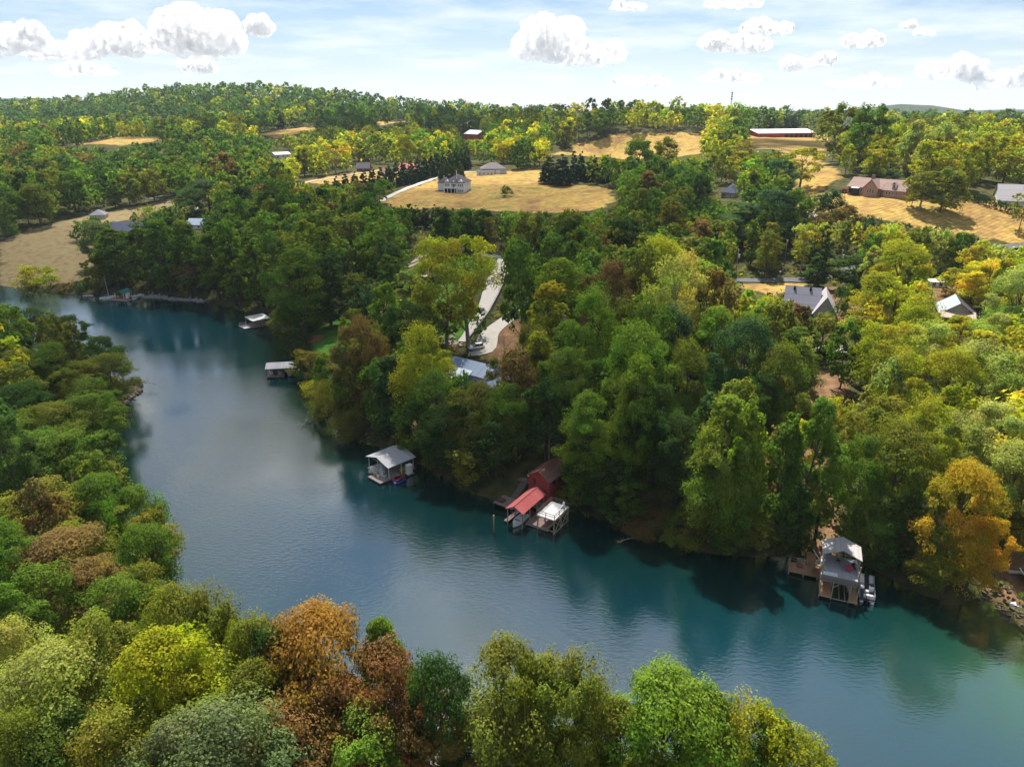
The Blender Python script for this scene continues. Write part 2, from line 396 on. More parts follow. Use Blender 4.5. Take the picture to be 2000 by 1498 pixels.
def build_water():
    xs = np.arange(-420, 421, 4.0); ys = np.arange(-20, 341, 4.0)
    X, Y = np.meshgrid(xs, ys, indexing='ij')
    dep = np.clip(sdist(X, Y) / -30.0, 0, 1)
    # a long shallow shelf off the eastern bank, where the bottom shows through
    cove = np.exp(-((X - 74) / 20) ** 2 - ((Y - 70) / 13) ** 2)
    q = P(1950, 1215, 0); sh = np.exp(-((X - q.x - 1) / 4.5) ** 2 - ((Y - q.y + 1) / 6) ** 2)
    V = np.stack([X, Y, X * 0], -1).reshape(-1, 3)
    I = np.arange(X.size).reshape(X.shape)
    F = np.stack([I[:-1, :-1], I[1:, :-1], I[1:, 1:], I[:-1, 1:]], -1).reshape(-1, 4)
    me = np_mesh('lake_water', V, F, np.stack([dep, sh, cove], -1).reshape(-1, 3), False)
    m, n, l, b = new_mat('lake_water')
    tc = n.new('ShaderNodeTexCoord')
    at = n.new('ShaderNodeAttribute'); at.attribute_name = 'tint'
    sp = n.new('ShaderNodeSeparateColor'); l.new(at.outputs['Color'], sp.inputs[0])
    mx = n.new('ShaderNodeMix'); mx.data_type = 'RGBA'; mx.inputs[6].default_value = (.0015, .016, .009, 1); mx.inputs[7].default_value = (.0015, .030, .050, 1)
    l.new(sp.outputs[0], mx.inputs[0])
    m2 = n.new('ShaderNodeMix'); m2.data_type = 'RGBA'; m2.inputs[7].default_value = (.12, .11, .02, 1)
    l.new(mx.outputs[2], m2.inputs[6]); l.new(sp.outputs[1], m2.inputs[0])
    m3 = n.new('ShaderNodeMix'); m3.data_type = 'RGBA'; m3.inputs[7].default_value = (.014, .070, .036, 1); l.new(m2.outputs[2], m3.inputs[6]); l.new(sp.outputs[2], m3.inputs[0])
    l.new(m3.outputs[2], b.inputs['Base Color'])
    b.inputs['IOR'].default_value = 2.5; b.inputs['Roughness'].default_value = .07; b.inputs['Specular IOR Level'].default_value = .5
    mp = n.new('ShaderNodeMapping'); mp.inputs['Rotation'].default_value = (0, 0, R(28)); mp.inputs['Scale'].default_value = (.6, 1.3, 1); l.new(tc.outputs['Object'], mp.inputs[0])
    w1 = n.new('ShaderNodeTexNoise'); w1.inputs['Scale'].default_value = 1.5; w1.inputs['Detail'].default_value = 5; w1.inputs['Roughness'].default_value = .55; l.new(mp.outputs[0], w1.inputs['Vector'])
    w2 = n.new('ShaderNodeTexNoise'); w2.inputs['Scale'].default_value = .035; w2.inputs['Detail'].default_value = 3; l.new(tc.outputs['Object'], w2.inputs['Vector'])
    r = n.new('ShaderNodeMapRange'); r.inputs[1].default_value = .38; r.inputs[2].default_value = .62; r.inputs[3].default_value = .06; r.inputs[4].default_value = .22; l.new(w2.outputs[0], r.inputs[0])
    bp = n.new('ShaderNodeBump'); bp.inputs['Distance'].default_value = .25
    l.new(r.outputs[0], bp.inputs['Strength']); l.new(w1.outputs[0], bp.inputs['Height']); l.new(bp.outputs[0], b.inputs['Normal'])
    tag(link('lake_water', me, m), kind='structure')

build_water()
# ------------------------------------------------------------------ site plan: roads, drives and building footprints
CLEAR = []      # (x, y, radius) kept free of trees
def drape(name, pts, width, material, dz=.10, world=False, clear=True, step=2.0, cross=4):
    """A road laid on the ground along a centre line (picture points, or world points)."""
    q = np.array([tuple(p) if world else tuple(hit(*p)[0][:2]) for p in pts])
    # Catmull-Rom
    out = []
    for i in range(len(q) - 1):
        p0, p1, p2, p3 = q[max(i - 1, 0)], q[i], q[i + 1], q[min(i + 2, len(q) - 1)]
        n = max(2, int(np.linalg.norm(p2 - p1) / step))
        for t in np.arange(n) / n:
            out.append(.5 * ((2 * p1) + (p2 - p0) * t + (2 * p0 - 5 * p1 + 4 * p2 - p3) * t * t + (3 * p1 - p0 - 3 * p2 + p3) * t ** 3))
    out.append(q[-1]); c = np.array(out)
    tg = np.gradient(c, axis=0); tg /= np.linalg.norm(tg, axis=1)[:, None]
    nm = np.stack([-tg[:, 1], tg[:, 0]], -1)
    w = np.interp(np.linspace(0, 1, len(c)), np.linspace(0, 1, len(width)), width) if hasattr(width, '__len__') else np.full(len(c), width)
    V = []
    for k in range(cross + 1):
        s = k / cross - .5
        xy = c + nm * (w * s)[:, None]
        V.append(np.concatenate([xy, (hgt(xy[:, 0], xy[:, 1]) + dz)[:, None]], 1))
    V = np.stack(V, 1); I = np.arange(V.shape[0] * V.shape[1]).reshape(V.shape[:2])
    # smooth across so that the surface does not dip into the ground
    V[:, :, 2] = np.maximum(V[:, :, 2], V[:, :, 2].mean(1)[:, None])
    F = np.stack([I[:-1, :-1], I[1:, :-1], I[1:, 1:], I[:-1, 1:]], -1).reshape(-1, 4)
    o = link(name, np_mesh(name, V.reshape(-1, 3), F, None, True), material)
    tag(o, kind='structure')
    if clear:
        for p, ww in zip(c[::2], w[::2]): CLEAR.append((p[0], p[1], ww * .5 + 2.6))
    return c

CONC = mat('concrete', (.40, .375, .34), .85, var=.10, scale=.6, bump=.1)
ASPH = mat('asphalt', (.085, .088, .095), .9, var=.15, scale=.5)
GRAVEL = mat('gravel', (.34, .29, .23), .95, var=.2, scale=1.2, bump=.4)
drape('concrete_drive', [(985,505),(978,530),(962,565),(948,600),(925,640),(905,668)], [5.0, 5.6, 7.2, 5.2, 4.0, 3.4], CONC, .12)
drape('concrete_drive', [(1030,590),(990,625),(955,655),(948,685),(915,692)], [4.0, 4.6, 5.0, 6.0, 4.2], CONC, .16)
drape('asphalt_road', [(930,497),(985,504),(1060,512),(1200,525),(1330,540),(1440,548),(1530,548),(1590,545),(1700,520),(1800,505),(1900,492),(2050,480)], 5.2, ASPH, .14)
drape('gravel_lane', [(745,394),(790,371),(830,356),(858,347),(905,338),(940,336)], 4.0, CONC, .22)
drape('gravel_lane', [(858,350),(875,360)], 3.2, CONC, .26)
drape('gravel_lane', [(330,393),(300,389),(270,385)], 4.5, ASPH, .2)
drape('gravel_lane', [(560,368),(590,359),(640,350),(700,340),(760,334)], 4.0, GRAVEL, .25)
drape('gravel_lane', [(375,412),(400,402),(420,396)], 3.5, GRAVEL, .25)
drape('asphalt_path', [(820,478),(832,488),(820,505),(800,520),(780,525)], 3.2, GRAVEL, .14)
for px, py, r in [(1062,930,7),(1010,940,6),(900,735,9),(950,750,9),(845,545,9),(1580,600,13),(1855,612,9),(900,365,16),(953,335,13),(1705,375,20),(1418,380,9),(235,447,12),(200,428,9),(385,440,8),(1610,690,8),
                  (1590,425,7),(1975,382,14),(797,332,9),(715,325,9),(745,335,7),(920,272,8),(1535,264,34),(552,304,9),(1825,552,7)]:
    g = hit(px, py)[0]; CLEAR.append((g.x, g.y, r))
# ------------------------------------------------------------------ trees
def leaf_material():
    m = bpy.data.materials.new('leaves'); m.use_nodes = True
    n, l = m.node_tree.nodes, m.node_tree.links
    n.clear()
    out = n.new('ShaderNodeOutputMaterial')
    oi = n.new('ShaderNodeObjectInfo'); at = n.new('ShaderNodeAttribute'); at.attribute_name = 'tint'
    mx = n.new('ShaderNodeMix'); mx.data_type = 'RGBA'; mx.blend_type = 'MULTIPLY'; mx.inputs[0].default_value = 1
    l.new(oi.outputs['Color'], mx.inputs[6]); l.new(at.outputs['Color'], mx.inputs[7])
    df = n.new('ShaderNodeBsdfDiffuse'); tr = n.new('ShaderNodeBsdfTranslucent')
    l.new(mx.outputs[2], df.inputs[0])
    m2 = n.new('ShaderNodeMix'); m2.data_type = 'RGBA'; m2.blend_type = 'MULTIPLY'; m2.inputs[0].default_value = 1; m2.inputs[7].default_value = (1.15, 1.28, .5, 1)
    l.new(mx.outputs[2], m2.inputs[6]); l.new(m2.outputs[2], tr.inputs[0])
    s = n.new('ShaderNodeMixShader'); s.inputs[0].default_value = .5
    l.new(df.outputs[0], s.inputs[1]); l.new(tr.outputs[0], s.inputs[2]); l.new(s.outputs[0], out.inputs[0])
    return m

LEAF = leaf_material()
BARK = mat('bark', (.085, .068, .052), .95, var=.3, scale=2.0, bump=.6)
PALE_BARK = mat('pale_bark', (.26, .23, .19), .95, var=.25, scale=2.0)

# envelope: (nominal height, nominal width, crown base fraction, radius profile over crown height)
def prof(kind, t):
    if kind == 'round': return np.sqrt(np.clip(1 - ((t - .45) / .58) ** 2, 0, 1))
    if kind == 'poplar': return np.clip(np.sin(np.pi * np.clip(t, 0, 1) ** .72), 0, 1) ** .62
    if kind == 'sparse': return np.sqrt(np.clip(1 - ((t - .58) / .56) ** 2, 0, 1))
    if kind == 'shrub': return np.sqrt(np.clip(1 - ((t - .32) / .7) ** 2, 0, 1))
    if kind == 'cone': return np.clip(1 - t, 0, 1) ** .66 * np.clip(t * 12 + .55, 0, 1)
    if kind == 'pine': return np.clip(1.02 - t, 0, 1) ** .6 * np.clip(t * 4 + .35, 0, 1)
SHAPES = {'round': (18, 13, .14), 'poplar': (24, 11, .08), 'sparse': (19, 12, .26), 'shrub': (7, 9, .0), 'cone': (15, 6.5, .0), 'pine': (16, 8, .08)}
LOBES = {'round': 15, 'poplar': 19, 'sparse': 12, 'shrub': 10, 'cone': 26, 'pine': 22}

def tube(V, F, p0, p1, r0, r1, n=6):
    p0, p1 = np.array(p0, float), np.array(p1, float)
    ax = p1 - p0; L = np.linalg.norm(ax)
    if L < 1e-6: return
    ax /= L
    u = np.cross(ax, [0, 0, 1.0] if abs(ax[2]) < .9 else [1.0, 0, 0]); u /= np.linalg.norm(u); w = np.cross(ax, u)
    b = len(V); a = np.arange(n) * 2 * np.pi / n
    for r, p in ((r0, p0), (r1, p1)):
        V.extend((p + r * (np.cos(q) * u + np.sin(q) * w)) for q in a)
    for i in range(n): F.append((b + i, b + (i + 1) % n, b + n + (i + 1) % n, b + n + i))

def make_crown(kind, seed, clumps, leaves, leaf, accent=None):
    """Leaf cloud (V, F, tint) and trunk (V, F) of one tree, base at the origin."""
    g = np.random.default_rng(seed)
    Hh, Wd, base = SHAPES[kind]
    nl = LOBES[kind]
    z0 = base * Hh; ch = Hh - z0
    conic = kind in ('cone', 'pine')
    cen, rad = [], []
    for i in range(nl):
        t = (i + .5) / nl
        t = t ** (1.35 if conic else .85) if kind != 'shrub' else t * .8
        t = np.clip(t + g.normal(0, .04), .04, .93)
        a = i * 2.399 + g.normal(0, .4)
        e = prof(kind, t) * Wd / 2
        lr = (.30 if not conic else .24) * Wd * g.uniform(.62, 1.28) * (1 - .25 * t if not conic else max(.22, 1 - t))
        if kind == 'sparse': lr *= .82
        rr = max(e - lr * .75, 0) * g.uniform(.6, 1.2)
        if i == nl - 1: rr *= .3
        cen.append((rr * math.cos(a), rr * math.sin(a), z0 + t * ch)); rad.append(lr)
    if conic:      # dense coat of sprays over a cone instead of billowing lobes
        cen, rad = [], []
        nl = 64 if kind == 'cone' else 46
        for i in range(nl):
            t = 1 - math.sqrt((i + .5) / nl); t = min(max(t + g.normal(0, .02), 0), .97)
            a = i * 2.399 + g.normal(0, .3); e = prof(kind, t) * Wd / 2
            lr = Wd * (.115 if kind == 'cone' else .15) * (1.0 - .45 * t) * g.uniform(.8, 1.25)
            rr = max(e - lr * .8, 0) * g.uniform(.86, 1.05) if kind == 'cone' else max(e - lr * .6, 0) * g.uniform(.5, 1.1)
            cen.append((rr * math.cos(a), rr * math.sin(a), z0 + t * ch + lr * .3)); rad.append(lr)
        clumps = max(3, int(clumps * .5))
    cen = np.array(cen); rad = np.array(rad)
    Vs, Ts, Ns = [], [], []
    for i in range(nl):
        hue = g.normal(0, 1, 3) * np.array([.10, .05, .06])
        acc = accent is not None and g.random() < accent[1]
        cd = g.normal(size=(clumps, 3)); cd /= np.linalg.norm(cd, axis=1)[:, None]
        cd[:, 2] = np.where(cd[:, 2] < -.35, -cd[:, 2], cd[:, 2])
        outd = cen[i] - np.array([0, 0, cen[i][2]]); outd /= (np.linalg.norm(outd) + 1e-6)
        flip = (cd @ outd) < -.35
        cd[flip] -= 1.4 * (cd[flip] @ outd)[:, None] * outd
        cp = cen[i] + cd * rad[i] * g.uniform(.62, 1.08, clumps)[:, None] * np.array([1, 1, .85])
        cr = rad[i] * g.uniform(.26, .46, clumps) * (2.3 if kind == 'cone' else 1.7 if kind == 'pine' else 1)
        for k in range(clumps):
            nL = leaves
            d = g.normal(size=(nL, 3)); d /= np.linalg.norm(d, axis=1)[:, None]
            p = cp[k] + d * (cr[k] * g.uniform(.45, 1.1, nL) ** .6)[:, None] * np.array([1, 1, .8])
            nn = d * .75 + cd[k] * .55 + np.array([0, 0, .35]) + g.normal(0, .42, (nL, 3))
            nn /= np.linalg.norm(nn, axis=1)[:, None]
            br = g.uniform(.72, 1.28, nL)[:, None] * (1 + g.normal(0, .10))
            col = br * (1 + hue + g.normal(0, .03, (nL, 3)))
            if acc and g.random() < .7: col = col * np.array(accent[0])
            Vs.append(p); Ns.append(nn); Ts.append(col)
    Pp, N, T = np.concatenate(Vs), np.concatenate(Ns), np.clip(np.concatenate(Ts), .05, 3)
    keep = Pp[:, 2] > .05 * Hh if kind != 'shrub' else Pp[:, 2] > 0.05
    Pp, N, T = Pp[keep], N[keep], T[keep]
    V, F, col = leaf_quads(Pp, N, T, leaf, g)
    # trunk and limbs
    tv, tf = [], []
    tr = .017 * Hh if kind != 'shrub' else .02 * Hh
    top = np.array([g.normal(0, .02) * Wd, g.normal(0, .02) * Wd, z0 + ch * (.9 if conic else .62)])
    pts = [np.array([0, 0, -.8]), np.array([g.normal(0, .15), g.normal(0, .15), Hh * .25]), np.array([g.normal(0, .3), g.normal(0, .3), Hh * .45]), top]
    for a, b, r0, r1 in zip(pts[:-1], pts[1:], (tr * 1.15, tr * .85, tr * .62), (tr * .85, tr * .62, tr * .25)):
        tube(tv, tf, a, b, r0, r1, 7)
    for i in range(nl):
        zz = max(Hh * (.06 if conic else .16), cen[i][2] - rad[i] * 1.1 - np.hypot(*cen[i][:2]) * (.2 if conic else .5))
        s = np.interp(zz, [p[2] for p in pts], np.arange(4)); k = min(int(s), 2); q = pts[k] + (pts[k + 1] - pts[k]) * (s - k)
        mid = (q + cen[i]) / 2 + np.array([0, 0, -.03 * Hh])
        tube(tv, tf, q, mid, tr * .42, tr * .28, 5); tube(tv, tf, mid, cen[i], tr * .28, tr * .1, 5)
        if kind == 'sparse':
            for k in range(3):
                d = g.normal(size=3); d[2] = abs(d[2]); d /= np.linalg.norm(d)
                tube(tv, tf, cen[i], cen[i] + d * rad[i] * 1.05, tr * .12, tr * .03, 4)
    return (V, F, col), (np.array(tv), np.array(tf))

def leaf_quads(Pp, N, T, leaf, g):
    n = len(Pp)
    r = g.normal(size=(n, 3)); u = np.cross(N, r); u /= (np.linalg.norm(u, axis=1)[:, None] + 1e-9); w = np.cross(N, u)
    s = leaf * g.uniform(.65, 1.3, n)[:, None]
    V = np.stack([Pp - u * s * .62, Pp - w * s * .42 + N * s * .10, Pp + u * s * .62, Pp + w * s * .42 + N * s * .10], 1).reshape(-1, 3)
    F = np.arange(4 * n).reshape(-1, 4)
    return V, F, np.repeat(T, 4, 0)

ACCENT = {'rusty': ((1.14, .97, .85), .25), 'yellow': ((1.18, 1.14, .75), .3)}
LOD = {'near': (18, 92, .25), 'mid': (10, 34, .62), 'far': (6, 17, 1.05)}
PROTO = {}
def proto(kind, lod, var):
    key = (kind, lod, var)
    if key not in PROTO:
        c, l, s = LOD[lod]
        if kind in ('cone', 'pine'): s *= .62; l = int(l * 1.15)
        if kind == 'shrub': s *= .55
        if kind == 'sparse': l = int(l * .62)
        acc = [None, ACCENT['yellow'], ACCENT['rusty']][var % 3] if kind in ('round', 'poplar', 'sparse', 'shrub') else None
        (V, F, T), (tv, tf) = make_crown(kind, hash((kind.__len__() * 7 + ord(kind[0]) * 13 + len(lod) * 3, var)) % 99991, c, l, s, acc)
        cm = np_mesh('crown_' + kind, V, F, T); cm.materials.append(LEAF)
        tm = np_mesh('trunk_' + kind, tv, tf, None, True); tm.materials.append(PALE_BARK if kind == 'sparse' else BARK)
        PROTO[key] = (cm, tm)
    return PROTO[key]

COL = {  # leaf reflectances
    'green': (.112, .185, .030), 'bright green': (.172, .265, .034), 'dark green': (.062, .112, .030), 'blue green': (.075, .138, .056), 'olive green': (.178, .195, .034),
    'yellow green': (.330, .335, .030), 'pale green': (.340, .360, .100), 'yellow': (.50, .44, .040), 'golden': (.47, .30, .035), 'orange': (.285, .158, .036), 'rusty': (.245, .138, .052), 'brownish': (.200, .140, .050),
    'grey green': (.165, .200, .080), 'evergreen': (.030, .078, .042)}

TREES = []   # dict(x, y, h, w, kind, col, name)
def add_tree(x, y, h, w, kind, col, name='tree', key=False, tilt=None):
    TREES.append(dict(x=x, y=y, z=float(hgt(x, y)), h=h, w=w, kind=kind, col=col, name=name, key=key))

def key_tree(px, top, base, wpx, col, kind='round', name='tree'):
    """Tree whose foot stands where the picture shows (px, base), as tall as the picture shows it."""
    g, d = hit(px, base)
    if sdist(np.array([g.x]), np.array([g.y]))[0] < .8:      # keep feet on land
        for k in range(80):
            g.y += .5; g.x += .5 * (px - 1000) / FPX
            if sdist(np.array([g.x]), np.array([g.y]))[0] > .8: break
    z = float(hgt(g.x, g.y))
    b = (top - 749) / FPX
    # height so that the top projects to row top at this x, y
    s = (SP + b * CP) / (CP - b * SP)
    h = CAM_H - g.y * s - z
    dd = g.y * CP + (CAM_H - z - h) * SP
    add_tree(g.x, g.y, max(h, 2.5), wpx * dd / FPX, kind, col, name, True)

def near_tree(px, top, ztop, wpx, col, kind='round'):
    p = P(px, top, ztop)
    dd = p.y * CP + (CAM_H - ztop) * SP
    y, x = p.y, p.x
    for k in range(40):
        if sdist(np.array([x]), np.array([y]))[0] > .6: break
        y -= .6; x -= .4
    add_tree(x, y, ztop - float(hgt(x, y)), wpx * dd / FPX * ((1.5 if kind != 'sparse' else 1.15) if top > 1180 else 1.2), kind, col, 'tree', True)

G, BG, DG, UG, OG, YG, PG, YE, GO, OR, RU, BR, GG = 'green', 'bright green', 'dark green', 'blue green', 'olive green', 'yellow green', 'pale green', 'yellow', 'golden', 'orange', 'rusty', 'brownish', 'grey green'
for q in [  # (px, top row, foot row, crown width px, colour, habit)
    # far-left shore
    (75,520,566,86,YG,'shrub'),(128,555,572,34,BR,'shrub'),(165,548,574,36,DG,'shrub'),(192,505,574,52,OG,'round'),
    (232,448,560,84,G,'poplar'),(195,440,520,64,GG,'round'),(292,446,566,72,G,'poplar'),(336,438,572,78,G,'poplar'),(384,436,575,80,G,'poplar'),(372,520,580,60,BR,'sparse'),
    (428,448,585,86,G,'poplar'),(470,436,590,80,BG,'poplar'),(512,458,600,84,G,'poplar'),(550,470,618,80,G,'round'),(600,486,650,128,G,'poplar'),(648,500,640,84,DG,'poplar'),(560,600,665,60,OG,'shrub'),
    (575,640,690,60,DG,'shrub'),(515,425,520,80,BG,'round'),(580,405,500,84,BG,'round'),(640,420,520,90,G,'round'),(690,430,530,80,OG,'round'),(735,425,535,76,DG,'poplar'),(700,540,600,60,OG,'round'),
    (160,432,470,46,DG,'pine'),(190,428,468,60,G,'round'),(300,408,445,70,OG,'round'),(345,412,450,60,OG,'round'),(375,395,430,50,DG,'round'),(410,358,415,100,UG,'round'),(266,410,442,18,DG,'pine'),(345,393,410,16,DG,'pine'),
    # lawn, drive and lake house
    (745,560,660,84,GG,'round'),(770,500,625,72,G,'poplar'),(805,532,650,84,PG,'poplar'),(765,590,690,80,PG,'round'),(735,560,640,60,GG,'poplar'),(800,600,735,110,DG,'round'),(830,560,700,70,YG,'sparse'),
    (872,478,690,150,YG,'sparse'),(915,470,684,140,YG,'sparse'),(855,600,712,80,OG,'sparse'),(1022,490,690,74,G,'round'),(1036,515,660,50,G,'sparse'),(840,470,560,52,YG,'round'),(938,600,660,34,DG,'poplar'),
    (720,640,800,116,BR,'round'),(690,690,822,90,OG,'round'),(655,745,842,110,OG,'shrub'),(612,690,790,80,OG,'round'),(620,765,826,74,YG,'shrub'),(700,780,862,110,OG,'shrub'),(745,720,850,80,G,'round'),
    (775,700,868,90,DG,'poplar'),(825,655,850,120,YG,'round'),(860,740,890,100,G,'round'),(820,790,905,90,G,'round'),(905,742,880,80,G,'round'),(930,770,905,130,OG,'round'),(880,800,920,110,DG,'round'),
    (860,700,760,60,YG,'sparse'),(985,760,900,100,G,'round'),(915,868,956,92,OG,'round'),(850,850,936,80,OG,'shrub'),(970,830,935,90,DG,'round'),(975,700,800,60,OG,'sparse'),(1010,700,860,90,BR,'round'),(1000,780,890,60,OG,'sparse'),
    # wooded slope, middle
    (1040,650,780,100,OG,'round'),(1090,508,690,120,BG,'poplar'),(1075,560,730,90,YG,'poplar'),(1180,520,700,130,BR,'round'),(1235,500,690,90,OG,'round'),(1290,480,650,120,YG,'round'),(1305,510,760,150,PG,'sparse'),
    (1385,540,760,90,BR,'round'),(1150,588,790,120,BG,'round'),(1215,598,760,70,OG,'round'),(1260,590,790,70,BG,'poplar'),(1310,620,800,90,UG,'round'),(1390,602,800,100,BG,'poplar'),(1430,640,850,130,UG,'round'),
    (1050,650,800,80,YG,'poplar'),(1100,690,860,120,G,'round'),(1065,760,900,90,DG,'round'),(1235,662,900,150,BG,'round'),(1205,690,880,90,BG,'poplar'),(1150,770,975,120,BG,'poplar'),(1225,700,960,110,BG,'poplar'),(1130,880,985,80,DG,'round'),
    (1330,690,880,100,OG,'round'),(1280,760,940,110,DG,'round'),(1320,820,980,110,DG,'round'),(1500,600,760,90,OG,'round'),(1500,690,880,120,OG,'round'),(1540,640,800,100,G,'poplar'),(1460,740,900,100,DG,'round'),(1540,600,700,70,BR,'round'),
    (1385,775,1062,150,BG,'poplar'),(1448,785,1040,80,BG,'poplar'),(1345,860,1040,80,G,'poplar'),(1555,780,1066,116,G,'poplar'),(1505,812,1062,90,G,'poplar'),(1430,900,1070,100,G,'round'),(1590,850,1060,70,G,'poplar'),
    (1180,900,1020,110,DG,'round'),(1210,940,1042,90,G,'round'),(1270,1000,1062,110,BR,'shrub'),(1335,1010,1072,110,OG,'shrub'),(1415,1010,1092,110,G,'round'),(1475,1000,1094,80,OG,'round'),(1540,960,1090,90,DG,'round'),(1120,950,1000,60,OG,'shrub'),
    (1080,360,400,0,G,'round'),
    # east side, in the sun
    (1690,790,960,150,OG,'round'),(1760,800,1000,120,YG,'round'),(1720,850,1060,150,OG,'round'),(1660,870,1070,110,G,'round'),(1690,960,1104,110,G,'round'),(1745,980,1130,90,DG,'round'),
    (1836,932,1180,150,GO,'round'),(1805,960,1150,80,OG,'sparse'),(1880,1015,1185,112,GO,'round'),(1830,1060,1190,130,OG,'round'),(1910,1090,1180,70,YG,'shrub'),
    (1740,485,610,116,YG,'round'),(1775,485,580,60,YE,'round'),(1690,536,690,116,YG,'poplar'),(1735,560,700,100,YG,'poplar'),(1755,600,780,140,YG,'round'),(1720,640,820,140,YG,'sparse'),(1790,640,830,130,PG,'sparse'),
    (1922,515,598,124,YE,'round'),(1862,530,580,70,YG,'round'),(1965,540,700,100,PG,'round'),(1930,620,740,100,PG,'round'),(1862,625,700,90,YG,'round'),(1880,690,860,150,PG,'round'),(1820,700,870,130,YG,'round'),(1985,600,760,80,YG,'round'),
    (1950,700,880,120,PG,'round'),(1970,780,960,130,YE,'round'),(1900,800,980,150,PG,'round'),(1850,830,990,120,PG,'round'),(1940,880,1050,150,PG,'round'),(1990,880,1080,100,YG,'round'),(1970,960,1090,90,OG,'round'),(1900,930,1060,90,PG,'round'),(1640,640,760,70,G,'round'),(1625,880,1000,60,G,'round'),
    (1590,486,562,60,DG,'pine'),(1660,505,570,90,DG,'round'),(1700,515,570,50,DG,'round'),(1555,630,700,90,G,'round'),(1598,620,700,70,OG,'round'),(1640,560,640,40,DG,'shrub'),
    # around the fields
    (1072,304,358,44,'evergreen','cone'),(1097,300,362,50,'evergreen','cone'),(1207,337,368,30,G,'shrub'),(1245,280,360,66,G,'round'),(1240,350,372,44,GG,'shrub'),(1300,275,345,60,OG,'round'),(990,362,384,26,DG,'shrub'),(1560,292,375,92,YG,'sparse'),
    (1712,295,345,66,YG,'round'),(1735,330,352,36,UG,'shrub'),(1795,338,410,60,OG,'sparse'),(1835,338,414,80,OG,'round'),(1780,350,405,44,YG,'sparse'),(1620,372,420,50,'evergreen','shrub'),(1600,380,425,44,'evergreen','shrub'),
    (1625,410,440,34,'evergreen','shrub'),(1990,380,450,60,OG,'sparse'),(1600,415,450,50,BR,'round'),(1650,405,455,54,BR,'round'),(1690,422,455,36,'evergreen','shrub'),(1720,430,460,34,'evergreen','shrub'),(1755,434,465,40,'evergreen','shrub'),
    (1830,445,480,50,'evergreen','shrub'),(895,330,350,20,OG,'shrub'),(1680,215,330,90,G,'round'),(1640,215,320,90,OG,'round'),
    (1445,300,358,60,YG,'round'),(1330,330,400,80,G,'round'),(1352,340,420,84,DG,'round'),(1445,396,480,110,UG,'poplar'),(1500,372,480,110,UG,'poplar'),(1540,380,480,70,G,'round'),
    (860,445,480,30,YG,'round'),
]:
    if q[3] > 0: key_tree(*q)
for q in [  # foreground crowns: (px, top row, height of top above the lake, width px, colour, habit)
    (600,1222,24,185,OR,'round'),(655,1330,21,150,RU,'round'),(735,1290,23,140,RU,'round'),(748,1212,25,84,G,'poplar'),(865,1312,23,110,DG,'round'),(820,1360,20,100,RU,'round'),(985,1282,24,160,OG,'round'),(1060,1330,22,130,OG,'round'),
    (1125,1318,23,130,OG,'round'),(1310,1350,22,190,BG,'round'),(1230,1400,20,120,OG,'round'),(1400,1370,21,140,BG,'round'),(1480,1425,19,150,YG,'round'),(1570,1458,17,130,YG,'round'),(1350,1440,17,160,G,'round'),(1200,1450,17,120,BR,'round'),
    (300,1255,25,170,YG,'round'),(150,1232,24,130,OG,'round'),(400,1205,22,120,OG,'round'),(350,1190,22,110,OG,'round'),(470,1225,23,110,OG,'round'),(520,1240,23,110,DG,'round'),(385,1300,22,70,YG,'poplar'),(75,1296,24,170,PG,'round'),
    (20,1225,23,100,PG,'round'),(60,1130,20,150,G,'round'),(230,1150,20,140,G,'round'),(120,1060,18,180,BR,'round'),(180,1110,18,130,BR,'round'),(290,1120,18,110,OG,'round'),(310,985,17,130,OG,'sparse'),(275,1040,17,110,G,'round'),
    (250,960,17,100,G,'round'),(140,1030,17,90,OG,'round'),(60,960,16,150,OG,'round'),(190,940,15,110,G,'round'),(60,855,15,140,G,'round'),(150,850,15,120,G,'round'),(200,890,15,70,OG,'round'),(30,760,15,120,DG,'round'),(90,795,15,110,OG,'round'),
    (170,780,14,110,G,'round'),(215,740,13,90,G,'round'),(240,690,13,80,OG,'round'),(190,665,14,80,DG,'round'),(130,620,14,80,DG,'round'),(60,612,14,80,DG,'round'),(10,612,14,70,DG,'round'),(100,680,14,90,G,'round'),(30,690,14,90,OG,'round'),
    (150,715,14,90,OG,'round'),(240,645,12,50,DG,'poplar'),(690,1432,19,150,BG,'round'),(430,1400,23,190,GG,'round'),(330,1420,22,150,GG,'round'),(230,1400,22,160,OG,'round'),(110,1430,20,160,G,'round'),(560,1400,20,160,RU,'round'),
    (500,1330,22,130,OG,'round'),(920,1430,18,120,BR,'round'),(1060,1440,17,140,RU,'round'),(790,1440,17,120,BR,'round'),(980,1440,18,120,OG,'round'),(30,1420,22,110,OG,'round'),(320,1350,22,120,YG,'round'),(600,1340,20,110,RU,'round'),(1160,1400,19,120,OG,'round'),(1100,1390,19,110,YG,'round'),(1020,1400,18,110,OG,'round'),(940,1390,19,100,G,'round'),(880,1400,18,100,BR,'round'),(1450,1470,15,140,BG,'round'),(1540,1480,14,120,G,'round'),(1625,1488,14,110,YG,'round'),(1500,1430,18,130,G,'round'),(1590,1470,16,110,BG,'round'),(1280,1450,17,130,G,'round'),(740,1380,20,110,RU,'round')]:
    near_tree(*q)

